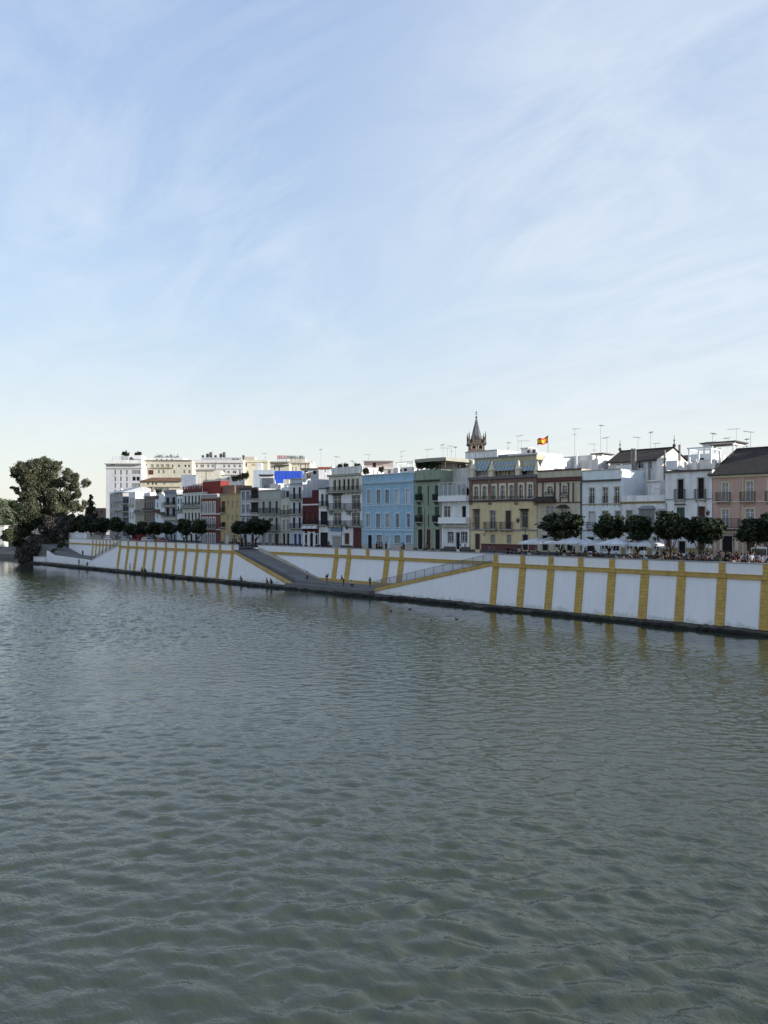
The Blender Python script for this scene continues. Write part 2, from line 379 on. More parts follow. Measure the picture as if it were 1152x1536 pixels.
# ------------------------------------------------------------------ water, ground, street
def water_mat():
    m = bpy.data.materials.new('river_water'); m.use_nodes = True; nt = m.node_tree; b = nt.nodes['Principled BSDF']
    b.inputs['Roughness'].default_value = .03; b.inputs['IOR'].default_value = 1.5; b.inputs['Specular IOR Level'].default_value = .5
    g = N(nt, 'ShaderNodeNewGeometry')
    n = N(nt, 'ShaderNodeTexNoise', inp={'Scale': .03, 'Detail': 5}); L(nt, g, 'Position', n, 'Vector')
    r = ramp(nt, [(.3, (.040, .048, .028)), (.7, (.050, .058, .035))]); L(nt, n, 0, r, 0); L(nt, r, 0, b, 'Base Color')
    mp = N(nt, 'ShaderNodeMapping'); mp.inputs['Rotation'].default_value = (0, 0, -YAW - R(9)); mp.inputs['Scale'].default_value = (.72, 1.2, 1); L(nt, g, 'Position', mp, 0)
    mp2 = N(nt, 'ShaderNodeMapping'); mp2.inputs['Rotation'].default_value = (0, 0, -YAW + R(9)); mp2.inputs['Scale'].default_value = (.75, 1.2, 1); L(nt, g, 'Position', mp2, 0)
    tot = None
    for sc, amp, det, dist in ((1.6, .010, 2, .6), (3.6, .020, 2, .6), (5.5, .016, 2, .5), (12, .007, 2, .3)):
        q = N(nt, 'ShaderNodeTexNoise', inp={'Scale': sc, 'Detail': det, 'Roughness': .5, 'Distortion': dist}); L(nt, mp2 if sc in (1.6, 5.5) else mp, 0, q, 'Vector')
        a = mth(nt, 'MULTIPLY', (q, 0), vb=amp); tot = a if tot is None else mth(nt, 'ADD', (tot, 0), (a, 0))
    # ruffled and calm patches of wind
    pn = N(nt, 'ShaderNodeTexNoise', inp={'Scale': .045, 'Detail': 3}); L(nt, g, 'Position', pn, 'Vector'); pr = ramp(nt, [(.35, .55), (.65, 1.25)]); L(nt, pn, 0, pr, 0)
    sy_ = N(nt, 'ShaderNodeSeparateXYZ'); L(nt, g, 'Position', sy_, 0); mr = N(nt, 'ShaderNodeMapRange', inp={'From Min': -2, 'From Max': -34, 'To Min': .12, 'To Max': 1.0}); L(nt, sy_, 1, mr, 0); lee = mth(nt, 'MULTIPLY', (pr, 0), (mr, 0))
    bp = N(nt, 'ShaderNodeBump', inp={'Strength': 1, 'Distance': 1.0}); L(nt, tot, 0, bp, 'Height'); L(nt, lee, 0, bp, 'Distance'); L(nt, bp, 0, b, 'Normal')
    return m
def river():
    """real wind waves where the river is near enough to show them, flat water beyond"""
    x0, x1, y0, y1, c = -152.0, 26.0, -81.0, -2.5, .135
    n = 512; rng = np.random.default_rng(12); k1 = 2 * np.pi * np.fft.fftfreq(n, c); KX, KY = np.meshgrid(k1, k1, indexing='ij'); K = np.hypot(KX, KY); K[0, 0] = 1
    ct = (KX * -SY + KY * CYW) / K; kp = 2 * np.pi / 1.8
    A = np.where(K > kp, (K / kp) ** -1.3, (K / kp) ** 1.5) * (.30 + np.abs(ct) ** 2.2) * np.exp(-(K / (2 * np.pi / .34)) ** 2); A[0, 0] = 0
    Hh = A * (rng.normal(size=(n, n)) + 1j * rng.normal(size=(n, n))); f = lambda q: np.real(np.fft.ifft2(q))
    h = f(Hh); dx_, dy_ = f(-1j * KX / K * Hh), f(-1j * KY / K * Hh); sl_ = np.sqrt(np.mean(f(1j * KX * Hh) ** 2 + f(1j * KY * Hh) ** 2)); g_ = SLOPE / sl_
    nx, ny = int((x1 - x0) / c), int((y1 - y0) / c); I, J = np.meshgrid(np.arange(nx), np.arange(ny), indexing='ij'); X_, Y_ = x0 + (x1 - x0) * I / (nx - 1), y0 + (y1 - y0) * J / (ny - 1)
    a, b = I % n, (J + (I // n) * 171) % n
    e = np.clip(np.minimum.reduce([(X_ - x0) / 30, (x1 - X_) / 2, (Y_ - y0) / 2, (y1 - Y_) / 5]), 0, 1); lee = np.clip((y1 - Y_ + 4) / 34, .12, 1); pt = .82 + .42 * np.sin(X_ * .061 + 1.3 * np.sin(Y_ * .05)) * np.sin(Y_ * .083 + X_ * .021); w = g_ * e * lee * pt
    V = np.stack([X_ + dx_[a, b] * w * .4, Y_ + dy_[a, b] * w * .4, h[a, b] * w], -1).reshape(-1, 3)
    q = (I * ny + J)[:-1, :-1].ravel(); F = np.stack([q, q + ny, q + ny + 1, q + 1], 1); N0 = len(V)
    O = np.array([(-900, -400, 0), (500, -400, 0), (500, y0, 0), (-900, y0, 0), (500, y1, 0), (-900, y1, 0), (500, 3, 0), (-900, 90, 0), (x0, y0, 0), (x1, y0, 0), (x1, y1, 0), (x0, y1, 0)], float); o = lambda *i: [N0 + k for k in i]
    F2 = np.array([o(0, 1, 2, 3), o(3, 8, 11, 5), o(9, 2, 4, 10), o(5, 4, 6, 7)]); V = np.vstack([V, O]); F = np.vstack([F, F2]).astype(np.int32)
    me = bpy.data.meshes.new('river_water'); me.vertices.add(len(V)); me.vertices.foreach_set('co', V.ravel()); me.loops.add(F.size); me.loops.foreach_set('vertex_index', F.ravel()); me.polygons.add(len(F)); me.polygons.foreach_set('loop_start', np.arange(0, F.size, 4, dtype=np.int32)); me.polygons.foreach_set('loop_total', np.full(len(F), 4, dtype=np.int32)); me.polygons.foreach_set('use_smooth', np.ones(len(F), bool)); me.update(calc_edges=True)
    me.materials.append(water_mat()); ob = bpy.data.objects.new('river_water', me); COL.objects.link(ob); tag(ob, kind='structure')
SLOPE = .195
river()
PAVE = mat('street_paving', (.12, .115, .11), .9, .25, .8, .2)
ASPH = mat('ramp_cobbles', (.165, .158, .15), .92, .3, .6, .5, 12)
GRASS = mat('bank_grass', (.05, .06, .025), .95, .5, .8, .6, 6)
DIRT = mat('town_ground', (.16, .14, .12), .95, .3, .3)
xr1, xr2, xr3 = -100.0, X(744, .9), X(180, .9)
m = MB()
m.poly([(xr2, 1.0, ZS), (120, 1.0, ZS), (120, 17, ZS), (xr2, 17, ZS)]); m.poly([(xr1, 7.1, ZS), (xr2, 7.1, ZS), (xr2, 17, ZS), (xr1, 17, ZS)])
m.poly([(xr3, 1.0, ZS), (xr1, 1.0, ZS), (xr1, 17, ZS), (xr3, 17, ZS)]); m.poly([(-205, 7.1, ZS), (xr3, 7.1, ZS), (xr3, 17, ZS), (-205, 17, ZS)])
tag(m.build('street', PAVE), kind='structure')
m = MB(); m.poly([(-205, 11.2, ZS + .004), (120, 11.2, ZS + .004), (120, 15.4, ZS + .004), (-205, 15.4, ZS + .004)]); tag(m.build('road', mat('asphalt', (.05, .05, .052), .9, .2)), kind='structure')
m = MB(); m.box(-205, 120, 15.4, 17.0, ZS - .1, ZS + .13); tag(m.build('pavement', mat('kerb_stone', (.12, .115, .11), .9, .2)), kind='structure')
m = MB(); m.poly([(-205, 17, ZS - .01), (1500, 17, ZS - .01), (1500, 3000, ZS - .01), (-3000, 3000, ZS - .01), (-3000, 300, ZS - .01), (-330, 34, ZS - .01), (-205, 20, ZS - .01)]); tag(m.build('ground', DIRT), kind='structure')
# the wooded bank beyond the quay
m = MB(); sh = [(-203, .5), (-225, 3), (-245, 9), (-267, 16), (-330, 21), (-600, 55), (-900, 88)]; tp = [(-203, 20), (-225, 21), (-245, 24), (-267, 28), (-330, 36), (-600, 80), (-900, 140)]
for (a, b), (c, d) in zip(zip(sh, sh[1:]), zip(tp, tp[1:])):
    m.poly([(*a, -.3), (*b, -.3), ((b[0] + d[0]) / 2, (b[1] + d[1]) / 2, 3.2), ((a[0] + c[0]) / 2, (a[1] + c[1]) / 2, 3.6)]); m.poly([((a[0] + c[0]) / 2, (a[1] + c[1]) / 2, 3.6), ((b[0] + d[0]) / 2, (b[1] + d[1]) / 2, 3.2), (*d, ZS), (*c, ZS)])
tag(m.build('riverbank', GRASS), kind='structure')
# hill far off
m = MB(); rng = np.random.default_rng(3); Yh = 800
prof = [(-60, 742), (-30, 740), (-12, 744), (0, 748), (8, 751), (14, 757), (20, 765), (26, 774), (34, 780), (60, 783)]
for (pa, ya), (pb, yb) in zip(prof, prof[1:]):
    for k, (d0, h0, d1, h1) in enumerate(((0, 0, 60, .6), (60, .6, 120, .9), (120, .9, 200, 1))):
        def pt(p, y, d, h): q = at(p, Yh + d); return (q.x, q.y, 0 + h * zY(y, Yh + 200))
        m.poly([pt(pa, ya, d0, h0), pt(pb, yb, d0, h0), pt(pb, yb, d1, h1), pt(pa, ya, d1, h1)])
tag(m.build('hill', mat('hill_scrub_hazed', (.085, .105, .06), .95, .5, .04)), kind='structure')  # scrub colour lightened in place of distance haze

# ------------------------------------------------------------------ quay walls
def quay(name, label, xa, xb, n0, ztop, zb0, zb1, pil, tops=None, zbase=.45, batter=.75, pilw=(1.0, .68), upper_only=(), prof=None, frames=True, capmat=None, capt=.5):
    """prof: list (x, ztop) if the wall is a sloping flank under a ramp"""
    root = empty(name, ((xa + xb) / 2, n0, zbase)); tag(root, label, 'wall'); ox, oy, oz = root.location
    nb = lambda z: n0 - batter * max(0, min(1, (zb0 - z) / (zb0 - zbase))) if z < zb0 else n0
    P = lambda x, z, pr=0: (x - ox, nb(z) - pr - oy, z - oz)
    w = MB()
    if prof is None:
        w.poly([P(xa, zbase), P(xb, zbase), P(xb, zb0), P(xa, zb0)]); w.poly([P(xa, zb0), P(xb, zb0), P(xb, ztop), P(xa, ztop)])
        T = 1.0; B = lambda x, z: (x - ox, n0 + T - oy, z - oz)
        w.poly([P(xa, ztop), P(xb, ztop), B(xb, ztop), B(xa, ztop)]); w.poly([B(xa, zbase), B(xa, ztop), B(xb, ztop), B(xb, zbase)])
        w.poly([P(xb, zbase), B(xb, zbase), B(xb, zb0), P(xb, zb0)]); w.poly([P(xb, zb0), B(xb, zb0), B(xb, ztop), P(xb, ztop)])
        w.poly([P(xa, zbase), P(xa, zb0), B(xa, zb0), B(xa, zbase)]); w.poly([P(xa, zb0), P(xa, ztop), B(xa, ztop), B(xa, zb0)])
    else:
        T = .7; B = lambda x, z: (x - ox, n0 + T - oy, z - oz)
        for (x0, z0), (x1, z1) in zip(prof, prof[1:]):
            w.poly([P(x0, zbase), P(x1, zbase), P(x1, max(z1, zbase)), P(x0, max(z0, zbase))]); w.poly([P(x0, z0), P(x1, z1), B(x1, z1), B(x0, z0)])
            w.poly([B(x0, zbase), B(x0, z0), B(x1, z1), B(x1, zbase)])
    w.build('wall_panel', QWHITE, root)
    if prof is None:
        b = MB(); b.box(xa - ox, xb - ox, n0 - .16 - oy, n0 - .003 - oy, zb0 + .1 - oz, zb1 - .08 - oz); b.box(xa - ox, xb - ox, n0 - .21 - oy, n0 - .003 - oy, zb1 - .08 - oz, zb1 - oz)
        b.box(xa - ox, xb - ox, n0 - .2 - oy, n0 - .003 - oy, zb0 - oz, zb0 + .1 - oz); b.build('band', YELLOW, root)
        c = MB(); c.box(xa - ox, xb - ox, n0 - .06 - oy, n0 + 1.0 - oy, ztop + .003 - oz, ztop + .09 - oz); c.build('coping', mat('coping_stone', (.30, .29, .27), .9, .25, 2), root)
    else:
        b = MB()
        for (x0, z0), (x1, z1) in zip(prof, prof[1:]):
            A = [P(x0, z0 - capt, .12), P(x1, z1 - capt, .12), P(x1, z1, .12), P(x0, z0, .12)]; C2 = [(p[0], B(0, 0)[1] + .0, p[2]) for p in A]
            A[2] = (A[2][0], A[2][1], A[2][2] + .04); A[3] = (A[3][0], A[3][1], A[3][2] + .04); C2[2] = (C2[2][0], C2[2][1], C2[2][2] + .04); C2[3] = (C2[3][0], C2[3][1], C2[3][2] + .04)
            b.prism(list(reversed(A)), list(reversed(C2)))
        b.build('band', capmat or YELLOW, root)
        b = MB()
        for (x0, z0), (x1, z1) in zip(prof, prof[1:]):
            b.prism([(x0 - ox, n0 - .05 - batter * 0 - oy, z0 + .045 - oz), (x1 - ox, n0 - .05 - oy, z1 + .045 - oz), (x1 - ox, n0 - .05 - oy, z1 + .16 - oz), (x0 - ox, n0 - .05 - oy, z0 + .16 - oz)][::-1],
                    [(x0 - ox, n0 + .6 - oy, z0 + .045 - oz), (x1 - ox, n0 + .6 - oy, z1 + .045 - oz), (x1 - ox, n0 + .6 - oy, z1 + .16 - oz), (x0 - ox, n0 + .6 - oy, z0 + .16 - oz)][::-1])
        b.build('coping', DARKSLAB, root)
    for x in pil:
        q = MB(); a = pilw[0] / 2; c = pilw[1] / 2
        if x not in upper_only: q.prism([P(x - a, zbase, .12), P(x + a, zbase, .12), P(x + a, zbase, -.2), P(x - a, zbase, -.2)], [P(x - a, zb0 - .003, .12), P(x + a, zb0 - .003, .12), P(x + a, zb0 - .003, -.2), P(x - a, zb0 - .003, -.2)])
        q.box(x - c - ox, x + c - ox, n0 - .12 - oy, n0 + .1 - oy, zb1 + .003 - oz, ztop + .0 - oz)
        q.box(x - a * .9 - ox, x + a * .9 - ox, n0 - .225 - oy, n0 + .1 - oy, zb0 + .03 - oz, zb1 + .015 - oz)
        q.build('pilaster', YBRICK, root)
    if prof is None and frames:
        xs = [x for x in pil if x not in upper_only]
        for x0, x1 in zip(xs, xs[1:]):
            a, b_ = x0 + pilw[0] / 2 + .1, x1 - pilw[0] / 2 - .1; z0, z1 = zbase + .1, zb0 - .15; t = .1; q = MB()
            if b_ - a < 1: continue
            for (u0, u1, v0, v1) in ((a, a + t, z0, z1), (b_ - t, b_, z0, z1), (a + t, b_ - t, z1 - t, z1)):
                q.prism([P(u0, v0, .035), P(u1, v0, .035), P(u1, v0, -.03), P(u0, v0, -.03)], [P(u0, v1, .035), P(u1, v1, .035), P(u1, v1, -.03), P(u0, v1, -.03)])
            q.build('panel_frame', CLEAN, root)
    return root
nt_ = QWHITE.node_tree; b_ = nt_.nodes['Principled BSDF']; src = b_.inputs['Base Color'].links[0].from_socket
g_ = N(nt_, 'ShaderNodeNewGeometry'); s_ = N(nt_, 'ShaderNodeSeparateXYZ'); L(nt_, g_, 'Position', s_, 0); n_ = N(nt_, 'ShaderNodeTexNoise', inp={'Scale': .9, 'Detail': 7, 'Roughness': .7}); L(nt_, g_, 'Position', n_, 'Vector')
a_ = mth(nt_, 'MULTIPLY', (n_, 0), vb=-2.4); c_ = mth(nt_, 'ADD', (s_, 2), (a_, 0)); r_ = ramp(nt_, [(0.0, .42), (.34, 0.0)]); d_ = mth(nt_, 'ADD', (c_, 0), vb=.62); L(nt_, d_, 0, r_, 0)
x_ = N(nt_, 'ShaderNodeMix', data_type='RGBA'); L(nt_, r_, 0, x_, 0); nt_.links.new(src, x_.inputs[6]); x_.inputs[7].default_value = (.30, .31, .24, 1); L(nt_, x_, 2, b_, 'Base Color')
NW = .9
pr_ = [X(p, NW) for p in (744, 784.4, 826.7, 871.4, 918.4, 967.8, 1022.6, 1083.4, 1150)]
pr_ += [pr_[-1] + 4.46 * i for i in range(1, 9)]
quay('quay_wall', 'long whitewashed quay wall with ochre pilasters, right of the railed ramp', pr_[0] - .5, pr_[-1] + .5, NW, 7.3, 5.62, 6.17, pr_)
pl_ = [X(p, NW) for p in (180.5, 192.7, 205.7, 219.5, 233.9, 249.2, 263.8, 279.4, 296.1, 313, 330.5, 349.3)]
quay('quay_wall', 'whitewashed quay wall with closely set ochre pilasters, left of the wide dark ramp', pl_[0] - .5, pl_[-1] + .5, NW, 7.3, 5.62, 6.17, pl_)
xm0, xm1 = X(387, 7), X(744, 7) + 1
pm_ = [X(p, 7) for p in (505, 523.8, 551.8, 581, 602.5)]
quay('retaining_wall', 'set-back white wall with five ochre pilasters between the two ramps', xm0, xm1, 7.0, 7.1, 5.42, 5.95, pm_, batter=.9, pilw=(1.15, .8), upper_only=(pm_[2],))
pf_ = [X(p, 7) for p in (139.6, 144.7, 150, 154.9, 160, 165.4, 170.6, 175.8)]
quay('retaining_wall', 'far white wall with thin pilasters behind the leftmost ramp', X(104, 7), xr3 - .05, 7.0, 7.1, 5.6, 5.95, pf_, batter=.5, pilw=(.55, .45), frames=False)
xa, xb = X(567, NW), pr_[0] - .52
quay('ramp_flank_wall', 'long white triangular wall carrying the railed ramp', xa, xb, NW, 0, 5.6, 6.1, [], prof=[(xa, 1.25), (xb, 6.2)])
xa2, xb2 = pl_[-1] + .52, X(440, NW)
quay('ramp_flank_wall', 'white triangular wall with ochre top edge beside the wide dark ramp', xa2, xb2, NW, 0, 5.6, 6.1, [], prof=[(xa2, 6.15), (xb2, .85)])
xa3, xb3 = X(130, NW), pl_[0] - .52
quay('ramp_flank_wall', 'distant white triangular wall under the leftmost ramp', xa3, xb3, NW, 0, 5.6, 6.1, [], prof=[(xa3, .9), (xb3, 6.2)], capmat=QWHITE, capt=.1)
# ramps
m = MB()
def strip(m, pts, n0, n1, zb=-.2, mi=0):
    for (x0, z0), (x1, z1) in zip(pts, pts[1:]):
        m.prism([(x0, n0, zb), (x1, n0, zb), (x1, n1, zb), (x0, n1, zb)], [(x0, n0, z0), (x1, n0, z1), (x1, n1, z1), (x0, n1, z0)], mi)
xe = X(440, NW)
strip(m, [(-103.5, ZS - .01), (xr1 - .5, ZS - .15), (xe + 1.2, 1.2), (X(569, NW) - .5, .95)], NW + .71, 6.98)
strip(m, [(xb2 + .02, .93), (X(569, NW) - .52, .90)], -1.0, NW + .70)
tag(m.build('wide_ramp', ASPH), kind='structure')
m = MB(); strip(m, [(X(569, NW) - .48, .94), (xr2 - .4, 6.0), (xr2 + .2, 6.58)], NW + .71, 6.98); tag(m.build('railed_ramp', ASPH), kind='structure')
m = MB(); strip(m, [(-205, 6.5), (-184, 2.7), (X(150, NW), 2.2), (xr3 - .4, 6.1)], NW + .71, 6.98)
tag(m.build('far_ramp', ASPH), kind='structure')
# skirting along the wide ramp and round the landing
m = MB(); zt = lambda x: 6.45 + (1.2 - 6.45) * (x - xr1) / (xe + 1.2 - xr1)
m.prism([(xr1 + .8, 6.2, 6.1), (xe + 1.2, 6.0, 1.1), (xe + 1.2, 6.98, 1.1), (xr1 + .8, 6.98, 6.1)], [(xr1 + .8, 6.4, zt(xr1 + .8) + .32), (xe + 1.2, 6.0, 1.5), (xe + 1.2, 6.98, 1.5), (xr1 + .8, 6.98, zt(xr1 + .8) + .32)])
tag(m.build('kerb', mat('kerb_cream', (.40, .36, .28), .9, .25)), 'thin pale kerb running up the inland side of the wide dark ramp', 'kerb')
m = MB(); m.box(xe + 1.22, X(598, 6), 5.85, 6.99, .5, 1.62)
tag(m.build('plinth', YELLOW), 'low ochre plinth along the landing between the ramps', 'plinth')
# low walls at the far ramp
m = MB()
xs = [X(70, NW), X(80, NW), X(135, NW)]; zz = [3.7, 2.6, 2.05]
for i in range(2): m.prism([(xs[i], NW, .5), (xs[i + 1], NW, .5), (xs[i + 1], NW + .5, .5), (xs[i], NW + .5, .5)], [(xs[i], NW, zz[i]), (xs[i + 1], NW, zz[i + 1]), (xs[i + 1], NW + .5, zz[i + 1]), (xs[i], NW + .5, zz[i])])
tag(m.build('low_wall', QWHITE), 'low white wall curving up at its left end beside the far ramp', 'wall')
m = MB(); m.box(X(50, .2), X(66, .2), .2, 2.0, .4, 1.75); m.box(X(50, .2) - .1, X(66, .2) + .1, .1, 2.1, 1.753, 1.85)
tag(m.build('low_wall', [QWHITE]), 'short white block at the left end of the quay under the bush', 'wall')
m = MB(); m.box(X(94, 9), X(130, 9), 9, 9.8, ZS, 8.6); m.box(X(94, 9) - .1, X(130, 9) + .1, 8.9, 9.9, 8.603, 8.72)
tag(m.build('low_wall', [WHITE]), 'sunlit cream wall at street level above the far ramp', 'wall')
# rocky ledge along the water
m = MB(); rg = random.Random(11); x = -208.0; prev = None; secs = []
top_ = .4
while x < 60:
    if rg.random() < .12: top_ = rg.uniform(.28, .5)
    ww = -1.95 + rg.uniform(-.3, .3) + .3 * math.sin(x * .23) + .2 * math.sin(x * .71); secs.append((x, ww, top_ + rg.uniform(-.05, .05), rg.uniform(-.25, .2), [rg.uniform(-.07, .07) for _ in range(6)])); x += rg.uniform(.25, .8)
for (x0, w0, z0, e0, q0), (x1, w1, z1, e1, q1) in zip(secs, secs[1:]):
    prf = lambda x, w, z, e, q: [(x, 1.0, .5), (x, .1, z + .04 + q[0] * .4), (x, -.8, z + q[1]), (x, w + .4, z + q[2]), (x, w + .05, z - .08 + q[3]), (x, w - .12 + e * .4, z - .25 + q[4]), (x, w - .2 + e, -.3)]
    pa, pb = prf(x0, w0, z0, e0, q0), prf(x1, w1, z1, e1, q1)
    for i in range(6): m.poly([pa[i], pa[i + 1], pb[i + 1], pb[i]], 0 if i < 3 else 1)
tag(m.build('quay_ledge', [mat('ledge_stone', (.080, .070, .052), .95, .6, 1.6, 1, 4), mat('wet_rock', (.012, .012, .010), .85, .5, 1.6, .9, 4)]), 'dark rough stone ledge between the white walls and the water', 'ledge')
# railing up the ramp
def ramp_railing(label, x0, z0, x1, z1, n, h=1.15, step=1.75, xflat=None):
    root = empty('ramp_railing', (x0, n, z0)); tag(root, label, 'railing'); k = int((x1 - x0) / step); q = MB()
    zf = lambda x: z0 + (z1 - z0) * (x - x0) / (x1 - x0) - z0
    for i in range(k):
        a, b = (x1 - x0) * i / k, (x1 - x0) * (i + 1) / k; za, zb_ = zf(x0 + a), zf(x0 + b)
        for j in range(1, 14):
            t = j / 14; xx = a + (b - a) * t; zz = za + (zb_ - za) * t; q.box(xx - .012, xx + .012, -.012, .012, zz + .12, zz + h)
    q.tube((0, 0, .2), (x1 - x0, 0, zf(x1) + .2), .012, .012, 0, 4); q.build('mesh_panel', mat('galvanised_mesh', (.20, .21, .22), .5, .1, metal=.3), root)
    for i in range(k + 1):
        p = MB(); a = (x1 - x0) * i / k; za = zf(x0 + a); p.box(a - .035, a + .035, -.035, .035, za - .02, za + h + .04); p.build('post', GREYP, root)
    r = MB(); r.tube((0, 0, h), (x1 - x0, 0, zf(x1) + h), .035); r.tube((0, 0, .12), (x1 - x0, 0, zf(x1) + .12), .025); r.build('handrail', GREYP, root)
    return root
ramp_railing('long dark metal railing climbing the right ramp', X(560, NW + .3), 1.1, xr2 - .6, 6.36, NW + .3)
ramp_railing('distant thin railing on the leftmost ramp', X(132, NW + .3), 1.1, pl_[0] - .6, 6.3, NW + .3, step=2.4)
ramp_railing('low railing along the water edge of the landing', X(446, -.9), .92, X(560, -.9), .92, -.9, h=.95, step=3.2)

# ------------------------------------------------------------------ the houses along the street
def grow(*a): return a
FACADES = 'facades along the riverside street'
# 27 pink house
PINK = stucco('pink', (.50, .34, .28), .2)
h = House('pink_house', 'pink house with cream trim under a large dark tiled roof', 'house', 1069, 1215, group=None)
h.blk(713, PINK, [((1088,), 9, 724, 751, 'c', 'c'), ((1124.7,), 10, 722, 751, 'c', 'c'), ((1157, 1190), 10, 720, 751, 'c', 'c'), ((1088,), 10, 764, 791, 'c', 'c'), ((1124.7,), 13, 763, 783, 'c', 'c'), ((1160, 1192), 12, 763, 783, 'c', 'c'),
    ((1091,), 15, 804, 828, 'k', 's', 'door'), ((1126,), 12, 806, 828, 'b', 's', 'door'), ((1150, 1178), 12, 806, 822, 'd', 's')],
    [(1069, 1215, 710, 714.5, .35, 'c'), (1069, 1215, 751, 753, .08, 'c'), (1069, 1215, 797, 800, .1, 'c'), (1072, 1075, 802, 826, .15, 'c'), (1080, 1083, 802, 826, .14, 'c'), (1103, 1108, 802, 826, .15, 'c'), (1133, 1137, 802, 826, .15, 'c')],
    [(1076, 1096, 739, 751.5), (1112, 1133, 738, 751.5), (1150, 1166, 737, 751.5), (1079, 1110, 778, 792, 'iron', .8)], depth=13, par=.05)
g = h.g; m = MB(); xe0, xe1 = -.4, g.lx(1215) + .4; ze = g.z(712, 1090); g7 = g.shift(7); zr = g7.z(673.5, 1110); xr_ = g7.lx(1106)
m.poly([(xe0, -.5, ze), (xe1, -.5, ze), (xe1, 7, zr), (xr_, 7, zr)]); m.poly([(xe0, 14, ze), (xe0, -.5, ze), (xr_, 7, zr)]); m.poly([(xe1, 14, ze), (xe0, 14, ze), (xr_, 7, zr), (xe1, 7, zr)])
m.poly([(xe0, -.5, ze - .12), (xe0, 14, ze - .12), (xe1, 14, ze - .12), (xe1, -.5, ze - .12)]); m.box(xe0, xe1, -.52, -.40, ze - .12, ze + .02)
m.tube((xr_, 7, zr), (xe1, 7, zr), .14); m.tube((xe0, -.5, ze + .03), (xr_, 7, zr + .03), .12)
rf = m.build('roof', TILE_DARK, h.root)
m = MB(); m.box(g.lx(1152) - .5, g.lx(1152) + .9, 6, 7.2, zr - .4, zr + 1.1); m.build('chimney', BRICK, rf)
m = MB(); m.tube((g.lx(1115), -.12, 0), (g.lx(1115), -.12, ze), .07); m.build('downpipe', CREAM, h.root)
# 26 white house
h = House('white_house', 'white house with two tall dark balcony doors beside the pink house', 'house', 998, 1068.5)
h.blk(706, stucco('white_cool', (.74, .75, .76), .24), [((1021,), 8.5, 719, 749, 'k', 's'), ((1051.5,), 9, 717, 748, 'k', 's'), ((1021,), 12, 761, 780, 'g', None), ((1052.5,), 10, 760, 784, 'm', 's'), ((1002,), 8, 806, 821, 'm', 's'), ((1023,), 10, 812, 830, 'k', 's', 'door'), ((1052,), 10, 803, 830, 'b', 's', 'door')],
    [(998, 1069, 705, 707.5, .3, 'k'), (998, 1069, 748, 749.5, .06, 'g'), (1013, 1028, 755.5, 757.5, .35, 'k'), (998, 1069, 821.5, 832, .05, 'y')],
    [(1013, 1028, 734, 749, 'iron', .45), (1043.5, 1059, 734, 748.5, 'iron', .45)])
h.blk(691, WHITE, p0=999, p1=1016, yo=.3, ybot=704.5, depth=9, par=.02, wallname='parapet')
h.blk(694, WHITE2, p0=1016.5, p1=1068, yo=4, ybot=706, depth=5, par=.3, wallname='upper_wall')
h.blk(681, WHITE, [((1052,), 8, 687, 690, 'k', None)], p0=1032, p1=1068, yo=8, ybot=706, depth=5, par=.3, wallname='upper_wall')
g = h.g; m = MB()
def pergola(h, p0, p1, ytop, ybot, yo, d, r=.1, roof=None):
    g = h.g.shift(yo); t = (p0 + p1) / 2; a, b = g.lx(p0), g.lx(p1); z1, z0 = g.z(ytop, t), g.z(ybot, t); m = MB()
    for xx in (a, b):
        for yy in (yo, yo + d): m.box(xx - r, xx + r, yy - r, yy + r, z0, z1)
        m.box(xx - r, xx + r, yo - .2, yo + d + .2, z1, z1 + 2 * r)
    for yy in (yo, yo + d): m.box(a - .3, b + .3, yy - r, yy + r, z1 + 2 * r + .003, z1 + 4 * r)
    o = m.build('pergola', CLEAN, h.root)
    if roof:
        q = MB(); q.box(a - .5, b + .5, yo - .4, yo + d + .4, z1 + 4 * r + .01, z1 + 4 * r + .18); q.build('pergola_roof', roof, o)
    return o
pergola(h, 1034, 1066, 675, 696, 1.5, 3)
pergola(h, 1056, 1100, 668, 690, 9, 4, .08, DARKSLAB)
# 25 low white house, bay window, with the dark roofed house behind
h = House('white_house', 'low white house with a glazed bay window and ochre cornice', 'house', 932, 997.5)
h.blk(743, WHITE, [((944,), 8, 766, 781, 'o', 's'), ((992,), 7, 766, 782, 'g', 's'), ((944,), 9, 806, 824, 'd', 's'), ((965, ), 9, 808, 826, 'k', 's', 'door'), ((984,), 9, 806, 824, 'd', 's')],
    [(932, 998, 752, 755, .22, 'y'), (932, 998, 795, 796.5, .06, 'g'), (932, 998, 821.5, 832, .05, 'y')], depth=7, par=1.1)
g = h.g; a, b = g.lx(963), g.lx(982); z0, z1 = g.z(783, 972), g.z(764, 972); m = MB()
m.box(a, b, -.9, -.003, z0 - .3, z0); m.box(a - .15, b + .15, -1.1, -.003, z1, z1 + .12)
m.prism([(a - .15, -1.1, z1 + .12), (b + .15, -1.1, z1 + .12), (b + .15, 0, z1 + .12), (a - .15, 0, z1 + .12)], [(a + .2, -.3, z1 + .5), (b - .2, -.3, z1 + .5), (b - .2, -.01, z1 + .5), (a + .2, -.01, z1 + .5)])
for i in range(7): xx = a + (b - a) * i / 6; m.box(xx - .04, xx + .04, -.9, -.82, z0, z1)
o = m.build('bay_window', FR['g'], h.root); m = MB(); m.box(a + .05, b - .05, -.8, -.01, z0, z1); m.build('pane', PANE['c'], o)
h.blk(703, WHITE2, p0=932, p1=972, yo=7.1, ybot=750, depth=.1, par=.1, wallname='upper_wall')
h.blk(720, WHITE, [], [(970, 990, 721.5, 723.5, .12, 's')], p0=971, p1=990, yo=4.3, ybot=750, depth=2.7, par=.1, wallname='upper_wall')
m = MB(); g2 = g.shift(6.9)
